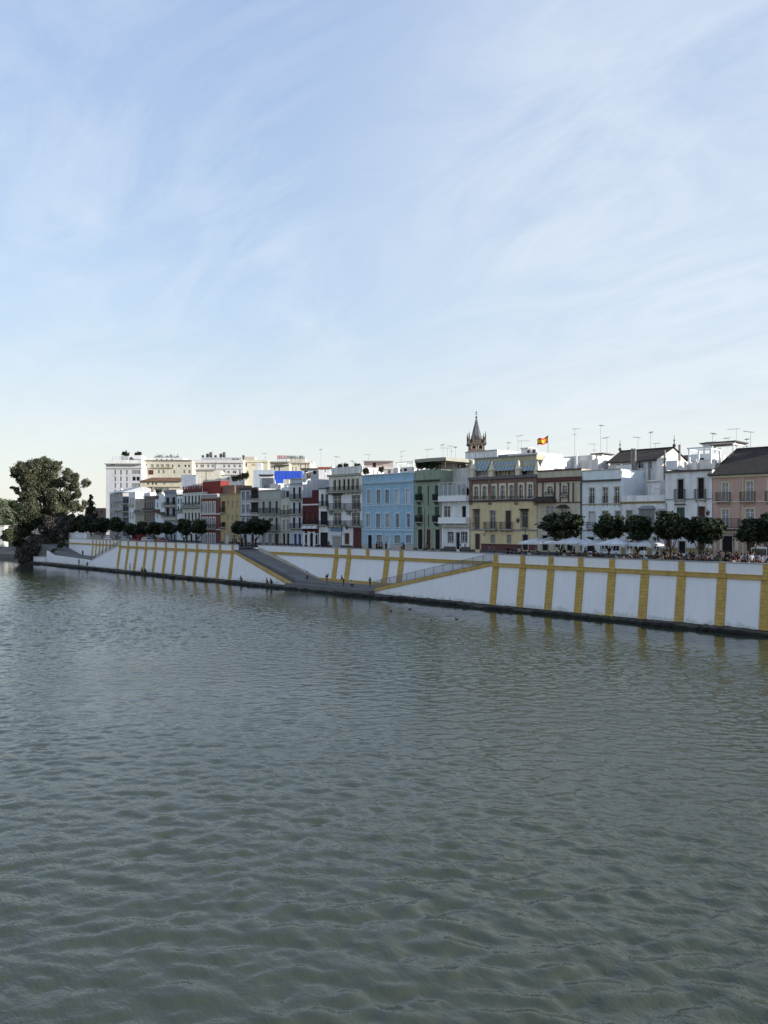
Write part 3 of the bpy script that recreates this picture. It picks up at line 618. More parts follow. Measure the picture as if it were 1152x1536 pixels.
for p in (949, 953): xx = g2.lx(p); m.tube((xx, 6.75, g2.z(744, p)), (xx, 6.75, g2.z(674, p)), .22, .22, 0, 8); m.tube((xx, 6.75, g2.z(675, p)), (xx, 6.75, g2.z(672.5, p)), .3, .1, 0, 8)
m.build('flue', mat('flue_grey', (.30, .27, .25), .7, .3, 2, streak=.3), h.root)
h = House('gabled_house', 'whitewashed house with a dark tiled roof rising behind the low white house', 'house', 915, 985, n=24.3)
h.blk(692, WHITE2, [((930,), 9, 696, 703, 'd', None), ((961,), 9, 692.5, 703, 'd', 'b'), ((975,), 5.5, 692.5, 703, 'd', 'b')], depth=11, par=.05)
g = h.g; m = MB(); a, b = -.4, g.lx(985) + .25; ze = g.z(692, 950); g5 = g.shift(5.5); zr = g5.z(674.5, 965); xl = g5.lx(930)
m.poly([(a, -.5, ze), (b, -.5, ze), (b, 5.5, zr), (xl, 5.5, zr)]); m.poly([(a, 11.4, ze), (a, -.5, ze), (xl, 5.5, zr)]); m.poly([(b, 11.4, ze), (a, 11.4, ze), (xl, 5.5, zr), (b, 5.5, zr)])
m.box(a, b, -.5, -.4, ze - .15, ze - .01); m.tube((xl, 5.5, zr), (b, 5.5, zr), .15)
rf = m.build('roof', TILE_DARK, h.root)
m = MB(); x1 = g.lx(985) - .03; m.prism([(x1 - .3, 0, ze + .02), (x1 - .3, 11, ze + .02), (x1 - .3, 5.5, zr - .12)], [(x1 + .01, 0, ze + .02), (x1 + .01, 11, ze + .02), (x1 + .01, 5.5, zr - .12)]); m.build('gable', WHITE2, h.root)
for xx in (xl, b - .1):
    m = MB(); m.ball((xx, 5.5, zr + .3), .28); m.tube((xx, 5.5, zr + .4), (xx, 5.5, zr + 1.9), .09, .02); m.ball((xx, 5.5, zr + 1.1), .14); m.build('finial', DARKSLAB, rf)
m = MB(); m.tube((g.lx(975), -.1, 2), (g.lx(975), -.1, ze), .1); m.tube((x1 + .1, 2.5, 2), (x1 + .1, 2.5, ze + 1.6), .14); m.tube((x1 + .12, 7.5, 2), (x1 + .12, 7.5, ze + 2.8), .2); m.build('downpipe', mat('flue_grey', (0, 0, 0)), h.root)
# 24 blue-white house
h = House('white_house', 'pale bluish white house with three curtained windows and a dark cornice line', 'house', 873, 931.5)
h.blk(705, stucco('bluewhite', (.68, .73, .77), .15), [((888, 908, 925.5), 7.5, 731, 754.5, 'd', 'c'), ((888,), 8, 768, 785, 'w', 's'), ((908,), 8, 767, 783, 'o', 's'), ((927,), 7, 767, 783, 'o', 's'), ((886,), 10, 806, 827, 'k', 's', 'door'), ((906,), 9, 806, 824, 'd', 's'), ((924,), 9, 806, 826, 'k', 's', 'door')],
    [(873, 932, 719.5, 722, .32, 'k'), (873, 932, 704, 705.5, .1, 's'), (873, 932, 755.5, 757, .1, 'y'), (873, 932, 795, 796.5, .08, 'g')],
    [(884, 892, 745, 754.5, 'iron', .15), (904, 912, 745, 754.5, 'iron', .15), (921.5, 929.5, 745, 754.5, 'iron', .15), (882, 894, 783, 792, 'iron', .5)])
# 23 cream house with maroon bands
h = House('cream_house', 'cream house with maroon frieze and pilasters and a small tiled canopy', 'house', 806, 872.5)
CR = stucco('cream', (.52, .48, .36), .22)
ms = [(p - .9, p + .9, 724, 753, .1, 'm') for p in (814.5, 832.5, 840.5, 853, 860)]
h.blk(705, CR, [((825,), 9, 729, 741, 'D', 'c'), ((847,), 7, 728, 742, 'D', 'c'), ((825,), 13, 759, 777, 'c', 'c'), ((846,), 9, 764, 782, 'c', 'c'), ((818,), 9, 803, 826, 'k', 's', 'door'), ((836,), 9, 803, 822, 'd', 's'), ((855,), 9, 803, 826, 'k', 's', 'door')],
    [(806, 873, 716, 722.5, .3, 'm'), (806, 873, 704, 706, .15, 'm'), (806, 873, 753, 754.6, .12, 'm'), (806, 873, 787, 790, .12, 'g'), (871, 872.6, 724, 826, .1, 'k'), *ms], [(819, 831, 738, 743, 'iron', .35), (843, 851, 739, 743.5, 'iron', .35)])
g = h.g; a, b = g.lx(803.5), g.lx(836); zt, zb = g.z(745, 820), g.z(752, 820); m = MB()
m.prism([(a, -1.5, zb), (b, -1.5, zb), (b, 0, zb), (a, 0, zb)], [(a + .7, -.6, zt), (b - .7, -.6, zt), (b - .7, 0, zt), (a + .7, 0, zt)]); m.build('canopy', TILE_DARK, h.root)
a, b = g.lx(837), g.lx(855); zt, zb = g.z(757, 846), g.z(762, 846); m = MB(); m.prism([(a, -.9, zb), (b, -.9, zb), (b, 0, zb), (a, 0, zb)], [(a + .6, -.3, zt), (b - .6, -.3, zt), (b - .6, 0, zt), (a + .6, 0, zt)]); m.build('canopy', TILE_DARK, h.root)
# 22 yellow house with brick gallery
YE = stucco('yellow', (.66, .53, .31), .14)
h = House('yellow_house', 'large yellow house with a red brick arcade and glazed attic', 'house', 705, 805.5)
h.blk(750.5, YE, [((715,), 8, 766, 791, 'd', None), ((739,), 8, 766, 793, 'd', 's'), ((762.5,), 8, 766, 793, 'b', 's'), ((787,), 9, 766, 792, 'd', None), ((716.5,), 7, 801, 824, 'b', 's', 'door'), ((739.5, 763.5), 7, 802, 815, 's', None), ((788,), 8, 802, 825, 'k', 's', 'door')],
    [(705, 806, 794, 796, .1, 'g'), (722, 784, 816, 826, .04, 'm'), (793, 806, 816, 826, .04, 'm'), (711, 719.5, 763.5, 766, .45, 'i'), (781, 793, 763, 766, .45, 'i'), (705, 806, 752.5, 753.5, .06, 's')],
    [(728.5, 745.5, 783, 794, 'iron', .7), (752.5, 769.5, 783, 794, 'iron', .7), (710.5, 719.5, 767, 791, 'iron', .25), (782, 792, 767, 791, 'iron', .25)], par=.02, depth=13)
h.blk(716, BRICK, [((714.5, 727, 740.5, 754, 767.5, 781.5, 795.5), 6, 728, 749, 'D', 'c')], [(704, 807, 714, 718.5, .45, mat('lead_ledge', (.20, .18, .19), .8, .2)), (704.5, 806, 749.5, 752, .3, 'k')], [((p - 4.2), (p + 4.2), 744.5, 749.3, 'iron', .12) for p in (714.5, 727, 740.5, 754, 767.5, 781.5, 795.5)], p1=805.5, yo=-.02, ybot=750.4, depth=13, par=.02, wallname='brick_wall', trim=.3)
g = h.g
for p in (706.5, 735, 774.5, 803.5):      # corner brackets under the arcade
    m = MB(); xx = g.lx(p); z0, z1 = g.z(757, p), g.z(718.5, p); m.box(xx - .3, xx + .3, -.18, -.025, z0, z1); m.build('pilaster', BRICK, h.root)
h.blk(697, stucco('attic', (.46, .41, .28), .2), [((742, 754.5, 767.5), 8, 705.5, 713, 't', 'k'), ((722,), 17, 705, 714, 'c', None), ((791,), 17, 703, 713, 'd', None)], p0=711, p1=805.3, yo=1.0, ybot=716, depth=12, par=.02, wallname='attic_wall')
gs = mat('skylight_glass', (.24, .33, .33), .15, .1, spec=.6)
for (pa, pb, k) in ((713, 733, 4), (739, 773, 7), (782, 802, 4)):
    t = (pa + pb) / 2; g1 = g.shift(1); a, b = g1.lx(pa), g1.lx(pb); z0, z1 = g1.z(706.5, t), g1.z(693.5, t) + .2
    m = MB(); m.prism([(a, .35, z0), (b, .35, z0), (b, 1.0, z0), (a, 1.0, z0)], [(a, 1.6, z1), (b, 1.6, z1), (b, 1.9, z1), (a, 1.9, z1)]); q = m.build('skylight', gs, h.root)
    m = MB()
    for i in range(k + 1): xx = a + (b - a) * i / k; m.tube((xx, .32, z0 + .02), (xx, 1.57, z1 + .02), .055, .055, 0, 4)
    m.build('glazing_bar', GREYP, q)
h.blk(685, stucco('attic', (0, 0, 0)), [], [(712, 806, 684, 686, .15, 'g')], p0=712, p1=805.2, yo=2.2, ybot=697, depth=10.8, par=.4, wallname='attic_wall')
m = MB(); x1 = g.lx(805.5) + .02; zb_, z7, z5 = g.z(716.5, 806), g.shift(1).z(697, 806), g.shift(2.2).z(684.5, 806); sec = [(.0, zb_), (.35, zb_ + .8), (1.0, z7), (2.2, z5), (13, z5), (13, zb_ - 3), (.0, zb_ - 3)]
m.prism([(x1, a, b) for a, b in sec], [(x1 + .12, a, b) for a, b in sec]); m.build('side_wall', WHITE, h.root)
for p, big in ((707.5, 1), (736, 0), (776, 1), (804.5, 0)):
    m = MB(); xx = g.lx(p) ; z0 = g.z(716, p); z1 = g.z(704 if big else 706, p); m.box(xx - .38, xx + .38, -.1, .8, z0, z1); m.box(xx - .48, xx + .48, -.2, .9, z1 + .003, z1 + .15)
    m.prism([(xx - .4, -.1, z1 + .15), (xx + .4, -.1, z1 + .15), (xx + .4, .7, z1 + .15), (xx - .4, .7, z1 + .15)], [(xx - .06, .25, z1 + 1.5), (xx + .06, .25, z1 + 1.5), (xx + .06, .35, z1 + 1.5), (xx - .06, .35, z1 + 1.5)]); m.build('pinnacle', CREAM, h.root)
m = MB(); a, b = g.lx(724.5), g.lx(728.5); m.box(a, b, -.05, -.003, g.z(804, 726), g.z(799.5, 726)); m.build('plaque', PANE['t'], h.root)
# 21 modern white house
h = House('white_house', 'modern white house with two solid curved balcony bands between green and yellow houses', 'house', 662.5, 704.5)
h.blk(744.5, WHITE, [((670.5,), 10, 759, 776, 'd', None), ((696,), 6, 759, 776, 'k', None), ((676,), 6.5, 799, 812.5, 'd', 'i'), ((687,), 5, 799, 824, 'k', 's', 'door'), ((696.5,), 7, 799, 812.5, 'd', 'i')], [(664, 705, 789.5, 791.5, .35, 's'), (666, 706, 820, 826, .06, 'k')], [(662.7, 704.3, 776, 784, 'solid', 1.0)], depth=13, par=.05)
m = MB(); g = h.g; m.box(.02, h.g.lx(704.3), -1.0, .5, g.z(752, 683), g.z(744, 683)); m.build('balcony', CLEAN, h.root)
railing(.1, g.lx(704), -.85, g.z(744, 683) + .01, g.z(724, 683), 0, .9, .03).build('terrace_railing', CLEAN, h.root)
m = MB(); m.box(.1, g.lx(704), -.82, -.80, g.z(743, 683), g.z(727, 683)); q = m.build('glass_screen', None or mat('screen_glass', (.45, .48, .50), .25, .1), h.root)
m_ = MC['screen_glass'].node_tree.nodes['Principled BSDF']; m_.inputs['Alpha'].default_value = .35
h.blk(703, WHITE2, [((672, 690), 8, 728, 743, 'd', None)], p0=663, p1=704, yo=3.2, ybot=745, depth=9, par=.3, wallname='upper_wall')
h.blk(691, stucco('greywall', (.34, .35, .31), .2), p0=668, p1=699, yo=9, ybot=703, depth=4, par=.1, wallname='upper_wall')
# 20 green house
GR = stucco('sage', (.26, .31, .235), .2)
h = House('green_house', 'sage green house with black bowed balconies and a plant-filled roof terrace', 'house', 621.5, 662)
h.blk(705, GR, [((629.5, 655.5), 6.6, 729, 752, 'g', None), ((642.3,), 1.8, 729, 758, 'g', None), ((629.5, 655.5), 6.6, 760, 784, 'g', None), ((642.5,), 1.8, 772, 790, 'g', None), ((630.5, 656.5), 7, 794, 824, 'k', 's', 'door'), ((643,), 6, 794, 824, 'b', 's', 'door')],
    [(624, 660, 719.8, 722.4, .4, 'k'), (621.5, 662, 791.2, 793, .1, GR)], [(625.6, 633.4, 741, 751, 'belly', .5), (651.6, 659.4, 741, 751, 'belly', .5), (625.6, 633.4, 773, 783, 'belly', .5), (651.6, 659.4, 773, 783, 'belly', .5)], par=1.0)
g = h.g; m = MB(); z0 = g.z(694, 642); a = g.lx(621); b = g.lx(668)
for i in range(12):
    t0, t1 = i / 12, (i + 1) / 12; c0, c1 = math.sin(t0 * math.pi) * .5, math.sin(t1 * math.pi) * .5
    m.prism([(a + (b - a) * t0, .2 - c0, z0 + .15), (a + (b - a) * t1, .2 - c1, z0 + .15), (a + (b - a) * t1, 9, z0 + .15), (a + (b - a) * t0, 9, z0 + .15)], [(a + (b - a) * t0, .1 - c0, z0 + .75), (a + (b - a) * t1, .1 - c1, z0 + .75), (a + (b - a) * t1, 9, z0 + .75), (a + (b - a) * t0, 9, z0 + .75)])
m.build('canopy', mat('awning_khaki', (.36, .36, .30), .9, .15), h.root)
m = MB()
for xx in (a + .4, (a + b) / 2, b - .6):
    for yy in (.6, 8): m.box(xx - .08, xx + .08, yy - .08, yy + .08, g.z(706, 642), z0 + .16)
m.build('post', DARKSLAB, h.root)
# 19 blue house
BL = stucco('skyblue', (.31, .47, .59), .16)
h = House('blue_house', 'sky blue three storey house with white framed windows in two rows of five', 'house', 544, 621)
h.blk(711, BL, [((553.5,), 5.6, 735, 755.5, 'c', 'b'), ((568,), 5.6, 735, 755.5, 's', 'b'), ((581,), 5.6, 734.5, 755, 's', 'b'), ((596, 612), 5.6, 734, 755, 'w', 'b'), ((552.5, 581.5), 6.2, 771, 791.5, 'c', 'b'), ((567.5,), 6.2, 771, 791.5, 's', 'b'), ((596.5, 613), 5.4, 771, 791.5, 'd', 'b'),
    ((555,), 6, 802.5, 823, 'k', 'b', 'door'), ((569,), 8, 802.5, 818, 's', 'b'), ((582.5,), 5, 803.5, 822, 'w', 'b', 'door'), ((596.5,), 9, 803, 815, 's', 'b'), ((613,), 8, 803, 815, 's', 'b')],
    [(544, 621, 722.3, 725.2, .3, 'b'), (544, 621, 710.2, 711.6, .12, 'b'), (544, 621, 756.8, 758.4, .08, 'b'), (544, 621, 794, 796, .12, 'b'), (544, 621, 816.5, 825, .05, 's'), *[(p - 4, p + 4, 768, 769.6, .12, 'b') for p in (552.5, 567.5, 581.5, 596.5, 613)], *[(p - .4, p + .4, 712, 722, .05, 'b') for p in (560, 583.5, 604)]], par=1.0, trim=.2)
# 18 galleried house
h = House('galleried_house', 'white house with a top floor arcade gallery and dark iron balconies', 'house', 493.3, 543.7)
h.blk(712.5, WHITE, [((502, 509, 516, 522.5, 529, 536), 4.2, 718.5, 735, 'K', 'c'), ((506,), 10, 744, 762, 'd', 'i'), ((534,), 10, 744, 762, 'd', 'i'), ((506,), 10, 770, 787, 'd', 'i'), ((534,), 10, 770, 787, 'd', 'i'), ((505,), 12, 805, 822, 'c', 's', 'door'), ((520.5,), 6.5, 800, 816, 'm', 's'), ((536,), 13, 792, 824, 'm', None, 'door')],
    [(492.5, 544, 711, 714.5, .4, 's'), (499, 514, 740.5, 742.6, .5, 'k')], [(494, 542, 730, 738, 'iron', .9), (493.8, 514, 755, 764.5, 'iron', .8), (519, 541.5, 755, 764.5, 'iron', .8), (493.8, 514, 781, 789, 'iron', .8), (519, 543, 781, 789, 'iron', .8)], par=.2)
g = h.g
for p in (498.5, 505.5, 512.5, 519.3, 525.8, 532.5, 540.2):
    m = MB(); xx = g.lx(p); m.tube((xx, -.8, g.z(737, p)), (xx, -.8, g.z(715, p)), .06); m.build('column', CREAM, h.root)
m = MB(); a, b = g.lx(496), g.lx(515); m.box(a, b, -.12, -.003, g.z(803, 505), g.z(797, 505)); q = m.build('shop_sign', mat('sign_pale', (.60, .66, .70), .6, .05), h.root)
m = MB(); a, b = g.lx(497), g.lx(514); m.box(a, b, -.35, -.003, g.z(796.6, 505), g.z(792, 505)); m.build('awning', mat('awning_blue', (.16, .24, .36), .8, .1), h.root)
for p in (497, 524):
    for yy in (769,): m = MB(); xx = g.lx(p); z = g.z(yy, p); m.box(xx - .45, xx + .4, -.35, -.003, z - .4, z + .35); m.ball((xx, -.36, z), .25, 0, 10, 6, (1, .15, 1)); m.build('air_conditioner', GREYP, h.root)
h.blk(700, WHITE2, p0=497, p1=543.5, yo=.6, ybot=712, depth=.5, par=.02, wallname='parapet')
# 17
h = House('white_house', 'narrow grey-white house with blue-grey shutters left of the arcade gallery', 'house', 478.3, 493)
h.blk(733, WHITE, [((483.5, 490), 4.3, 741, 759, 'g', None), ((486,), 11, 767, 787, 'k', None), ((486,), 11.5, 798.5, 822, 'k', None, 'door')], [(478.5, 493, 732, 733.5, .15, 'k'), (478.5, 493, 789, 790.5, .06, 's')], [(479.5, 492.5, 752, 759, 'iron', .2), (479, 493, 781, 787.5, 'iron', .5)])
# 16 dark red
RD = stucco('oxblood', (.085, .022, .022), .2)
h = House('red_house', 'dark red house with a white band and arched white ground floor windows', 'house', 454, 478)
h.blk(746, RD, [((458.5, 466.5, 474.5), 4, 768, 786, 'm', None), ((459.3, 475), 3.4, 801, 816, 'K', 'w'), ((467.5,), 4.6, 799, 822, 'K', 'w', 'door')], [(454, 478, 756, 758, .1, 'w'), (454.3, 478, 797, 825, .06, WHITE)], [(455, 477.5, 779, 786.5, 'iron', .4)])
h.blk(735, RD, p0=468, p1=477.9, yo=.02, ybot=746.3, depth=6, par=.2, wallname='parapet')
g = h.g; m = MB()
for i, p in enumerate((459, 466.5, 474)):
    a, b = g.lx(p - 3.3), g.lx(p + 3.3); z1, z0 = g.z(787.5, p), g.z(793, p); m.prism([(a, -.9, z0), (b, -.9, z0), (b, 0, z0), (a, 0, z0)], [(a + .1, -.15, z1), (b - .1, -.15, z1), (b - .1, 0, z1), (a + .1, 0, z1)])
m.build('awning', mat('awning_white', (.62, .60, .60), .8, .15), h.root)
# 15
h = House('white_house', 'tall narrow white house with black shuttered doors beside the dark red house', 'house', 435, 453.7)
h.blk(718, stucco('greywhite', (.55, .57, .60), .25), [((441, 449.5), 3.4, 731, 748, 'k', None), ((441, 449.5), 3.4, 753.5, 770.5, 'k', None), ((441, 449.5), 3.4, 776, 792, 'k', None), ((443,), 4, 801, 822, 'n', None, 'door'), ((449.5,), 4, 801, 822, 'n', None, 'door')], [(435, 454, 725, 726.2, .15, 'g'), (435, 454, 717.5, 719, .15, 's')], [(437, 444, 741, 748.5), (446, 453, 741, 748.5), (437, 453, 763, 771), (437, 453, 785, 792.5)])
# 14
h = House('cream_house', 'narrow cream house with paired arched windows', 'house', 421, 434.8)
h.blk(748, stucco('cream2', (.50, .50, .42), .2), [((426, 432), 3, 757, 773, 'D', 'c'), ((426, 432), 3.4, 779, 795, 'D', 'c'), ((426, 432), 3.2, 800, 818, 'k', None)], [(421, 435, 774, 775.2, .1, 's'), (421, 435, 796, 797.2, .1, 's')], [(422, 435, 765, 773.5, 'iron', .3)])
h.blk(731, WHITE, [((425.5, 431.5), 4, 737, 746, 'k', 's')], p0=422, p1=434.5, yo=1.2, ybot=748, depth=7, par=.1, wallname='upper_wall')
# 13
h = House('grey_house', 'grey-green house with three columns of balcony doors behind the ramp trees', 'house', 388.3, 420.8)
h.blk(735.5, stucco('greygreen', (.40, .42, .39), .2), [((395.5, 405, 415), 3.4, 752, 770, 'g', 's'), ((395.5, 405, 415), 3.4, 777, 795, 'g', 's'), ((395.5, 405.5), 4, 801, 822, 's', 's', 'door'), ((415,), 6, 801, 822, 'b', 's', 'door')], [(388, 421, 747.5, 749, .08, 's'), (388, 421, 734.5, 736.5, .15, 's')], [(391, 399.5, 762, 770.5), (401, 409.5, 762, 770.5), (411, 419.5, 762, 770.5), (400, 420, 787, 795.5)])
# 12
h = House('white_house', 'white corner-balcony house with dark recessed loggias behind the two ramp trees', 'house', 361, 388)
h.blk(733, stucco('mauvewhite', (.58, .57, .62), .2), [((365, 372), 4, 738, 749.5, 's', 'g'), ((382,), 10, 735.5, 747, 'k', 'm'), ((365, 372), 4, 757.5, 769, 'd', 'g'), ((382,), 10, 754, 768, 'k', 'm'), ((365, 372), 4, 777, 789, 'd', 'g'), ((382,), 10, 776, 790, 'k', 'm'), ((368, 379), 4, 801, 822, 'k', 's', 'door')], [(360, 389, 731.5, 734.5, .5, 'k'), (361, 388, 752, 753.5, .1, 's'), (361, 388, 773.5, 775, .15, 'k')], [(376.5, 387.5, 743, 748, 'iron', .3), (376.5, 387.5, 764, 769, 'iron', .3)], par=.05)
# 11
h = House('ochre_house', 'plain ochre house with small blind-covered windows', 'house', 331, 360.8)
h.blk(741, stucco('ochre', (.46, .36, .19), .2), [((335,), 5.6, 752, 768, 'm', None), ((342.5, 349.5, 356), 3.2, 752, 761.5, 't', None), ((342.5, 349.5, 356), 3.2, 773, 782, 't', None), ((335,), 5.6, 783, 790, 'k', None), ((340,), 6, 801, 820, 'w', None, 'door'), ((352,), 5, 802, 818, 'd', 's')], [(331, 361, 740.5, 742, .1, 'y')], [(332, 338.5, 761, 769), (332, 338.5, 784, 791)])
h.blk(728, BRICK, p0=333, p1=352, yo=2.5, ybot=741, depth=5, par=.1, wallname='upper_wall')
# 10
RE = stucco('brick red', (.17, .06, .05), .18)
h = House('red_house', 'bright red house with white arched windows and a red rooftop wall', 'house', 301.5, 330.7)
h.blk(747, RE, [((305, 310.5, 316, 321.5), 3, 753, 769.5, 'C', 'w'), ((305, 310.5, 316, 321.5), 3, 776, 792, 'D', 'w'), ((305, 310.5, 316, 321.5), 3, 800, 816, 'C', 'w')], [(301.5, 331, 770.5, 771.7, .1, 'w'), (301.5, 331, 793.5, 794.7, .1, 'w'), (301.5, 331, 746, 748, .2, 's')], [(303, 324, 786, 793)])
h.blk(741, stucco('greyband', (.34, .30, .30), .2), [], [(301.5, 331, 741, 742.2, .15, 'w')], p0=301.5, p1=326, yo=.1, ybot=747, depth=5, par=.1, wallname='upper_wall')
h.blk(722, stucco('rooftop red', (.24, .045, .035), .2), p0=304, p1=331, yo=2.0, ybot=741, depth=2.5, par=.1, wallname='upper_wall')
# 9
h = House('white_house', 'white house with five slim dark windows and a red battlemented roof terrace', 'house', 274.2, 301.2)
h.blk(738, stucco('whitegreen', (.58, .60, .55), .2), [((278.3, 283.4, 288.5, 293.6, 298.5), 2.4, 743.5, 757, 'k', None), ((278.3, 283.4, 288.5, 293.6, 298.5), 2.4, 769, 781, 'k', None), ((280, 287, 294), 3, 801, 818, 'k', None)], [(274, 301, 737, 738.6, .2, MAROON)], [(275, 300.5, 754, 761, 'iron', .7)], par=.1)
g = h.g; m = MB(); z0, z1 = g.z(738, 287), g.z(730, 287); a, b = .1, g.lx(301) - .1; m.box(a, b, .1, .35, z0, z1 - .6)
for i in range(8): xx = a + (b - a) * i / 7; m.box(xx - .22, xx + .22, .08, .37, z0, z1); m.box(xx - .3, xx + .3, .02, .43, z1 + .003, z1 + .12)
m.build('battlement', mat('oxide_red', (.16, .04, .035), .85, .2), h.root)
# left group, farther and smaller
h = House('white_house', 'very narrow bluish white house left of the battlemented terrace', 'house', 265.3, 274); h.blk(742.5, stucco('bluewhite', (0, 0, 0)), [((267.5, 271.5), 2, 760, 767, 'k', None), ((267.5, 271.5), 2, 748, 756, 'g', None), ((267.5, 271.5), 2, 780, 788, 'k', None)], [(265, 274, 742, 743.2, .2, 'k')], [(265.6, 273.6, 764, 767.5)])
h = House('grey_house', 'grey house with deep galleries in bands under a grey roof', 'house', 247.2, 265); h.blk(739.5, stucco('galgrey', (.33, .34, .37), .2), [((251.5, 260.5), 4.5, 746, 757, 'k', None), ((251.5, 260.5), 4.5, 762, 774, 'k', None), ((250, 257, 262), 2, 801, 815, 'k', None)], [(247, 265, 758, 761, .5, 's'), (247, 265, 776, 781, .5, 's'), (246.5, 265.5, 735, 740, .2, 'g')], [(247.5, 264.8, 753, 757.5), (247.5, 264.8, 771, 775.5)])
h = House('white_house', 'small white stepped house with plants on its roof edge', 'house', 232.5, 247); h.blk(749, stucco('bluewhite', (0, 0, 0)), [((236, 243), 2.2, 754, 762, 'd', None), ((236, 243), 2.2, 768, 778, 'd', None)], [(232, 240, 764, 769, .5, MAROON), (240, 247, 768, 772, .5, 'k')], []); h.blk(741, WHITE, [((237,), 2, 743, 748, 'k', None)], p0=234, p1=246, yo=1, ybot=749, depth=6, wallname='upper_wall')
h = House('dark_house', 'dark grey-brown house with tall thin windows between paler houses', 'house', 216.2, 232.3); h.blk(744, stucco('umber', (.16, .14, .13), .3), [((218.5, 222, 225.5, 229.5), 1.6, 752, 764, 'k', 's'), ((218.5, 222, 225.5, 229.5), 1.6, 770, 782, 'm', 's')], [(216, 232, 766, 768, .4, 'k')], [(216.5, 232, 762, 766)])
h = House('beige_house', 'beige house with a long dark balcony and narrow windows', 'house', 203.2, 216); h.blk(748, stucco('beige', (.42, .38, .30), .2), [((205, 208, 211, 214), 1.4, 754, 768, 'd', None), ((205, 208, 211, 214), 1.4, 773, 784, 'd', None)], [], [(203.5, 214.5, 765, 769.5)])
h = House('white_house', 'slim white house with barred windows at the far end of the row', 'house', 193.2, 203); h.blk(738, WHITE, [((195.5, 198, 200.5), 1.4, 747, 758, 's', None), ((195.5, 198, 200.5), 1.4, 768, 779, 's', None)], [(193, 201, 757, 760.5, .3, 's')])
h = House('dark_house', 'narrow house with stacked dark balconies under a sloping eave', 'house', 184.5, 193); h.blk(745, stucco('slate', (.12, .12, .14), .3), [((187, 190.5), 2, 749, 755, 'k', None), ((187, 190.5), 2, 760, 767, 'k', None)], [(184, 193.5, 755, 757, .6, 's'), (184, 193.5, 767, 769, .6, 's'), (184, 193.5, 775, 777, .6, 's')])
h = House('grey_house', 'grey-white house with a pale sloping roof at the left end of the street', 'house', 164.5, 184.3); h.blk(740, stucco('pale grey', (.40, .39, .39), .3), [((168, 172, 177), 2, 755, 762, 'd', None), ((168, 172, 177), 2, 768, 775, 'd', None)], [(170, 184, 752, 753.5, .3, 's'), (172, 184, 765, 767, .5, 's')], [])
g = h.g; m = MB(); a, b = -.3, g.lx(184.3); ze = g.z(739, 175); m.prism([(a, -.4, ze), (b, -.4, ze), (b, 13, ze), (a, 13, ze)], [(a + 3, 6, ze + 1.8), (b, 6, ze + 1.8), (b, 7, ze + 1.8), (a + 3, 7, ze + 1.8)]); m.build('roof', mat('zinc_roof', (.36, .39, .40), .6, .15), h.root)

rgc = random.Random(41)
for h in HS:
    if h.w < 3.6 or h.w > 30 or 'gabled' in h.root.name or 'pink' in h.root.name: continue
    zt2 = h.top; k = int(h.w / 2.0)
    for i in range(k):
        xx = rgc.uniform(.8, h.w - .8); yy = rgc.uniform(2, 8); c = rgc.random(); m = MB()
        if c < .4:
            hh = rgc.uniform(.6, 1.5); m.box(xx - .3, xx + .3, yy - .25, yy + .25, zt2 - 1.0, zt2 + hh); m.box(xx - .4, xx + .4, yy - .35, yy + .35, zt2 + hh + .002, zt2 + hh + .1); m.box(xx - .22, xx + .22, yy - .18, yy + .18, zt2 + hh + .102, zt2 + hh + .3); m.build('chimney', rgc.choice([WHITE2, BRICK, WHITE]), h.root)
        elif c < .6: m.tube((xx, yy, zt2 - 1), (xx, yy, zt2 + rgc.uniform(.7, 1.7)), .09, .09, 0, 8); m.build('roof_vent', GREYP, h.root)
        elif c < .8: m.tube((xx, yy, zt2 - .9), (xx, yy, zt2 + .35), .55, .55, 0, 14); m.tube((xx, yy, zt2 + .35), (xx, yy, zt2 + .5), .55, .2, 0, 14); m.build('water_tank', rgc.choice([PANE['s'], WHITE]), h.root)
        else: m.tube((xx, yy, zt2 - 1), (xx, yy, zt2 + .6), .035); m.ball((xx, yy - .1, zt2 + .7), .42, 0, 12, 8, (1, .25, 1)); m.build('satellite_dish', PANE['s'], h.root)
    # a stair hut at the back of the deck
    if h.w > 6: a = rgc.uniform(.5, h.w - 4); m = MB(); m.box(a, a + rgc.uniform(2.2, 3.4), 6.5, 9.5, zt2 - 1.0, zt2 + rgc.uniform(1.0, 1.9)); o = m.build('stair_hut', rgc.choice([WHITE, WHITE2]), h.root)
# ------------------------------------------------------------------ buildings behind the front row
def bgh(name, label, cat, px0, px1, Y, ytop, wm, ops=(), bands=(), depth=14, par=.3, skew=0, **k):
    P0, P1 = at(px0, Y), at(px1, Y + skew)
    h = House(name, label, cat, px0, px1, face=Face(P0, P1 - P0)); h.blk(ytop, wm, ops, bands, depth=depth, par=par, trim=.1, **k); return h
B = bgh('hotel', 'tall white block with small square windows at the left end of the skyline', 'building', 159, 212.5, 284, 697, stucco('hotelwhite', (.55, .56, .58), .12),
    [((172.5, 181, 190), 2.6, 705, 712, 's', None), ((172.5, 181, 190), 2.6, 715, 722, 's', None), ((172.5, 181, 190), 2.6, 724.5, 731.5, 's', None), ((172.5, 181, 190), 2.6, 735, 742, 's', None), ((203.5,), 13, 705.5, 711, 's', None), ((201, 207), 5, 715, 721, 'k', None), ((203.5,), 13, 725, 731, 's', None)],
    [(158, 213, 695.5, 696.8, 1.2, 's'), (158, 213, 702, 703, .3, 's')], depth=14)
B.blk(690, WHITE, [((166,), 12, 696.5, 701.5, 'k', None), ((181,), 4, 697, 701.5, 'k', None), ((191, 198), 2, 697.5, 700, 'k', None), ((205,), 7, 697, 701.5, 'k', None)], p0=165, p1=212.3, yo=1.5, ybot=697.5, depth=12, par=.2, wallname='penthouse_wall')
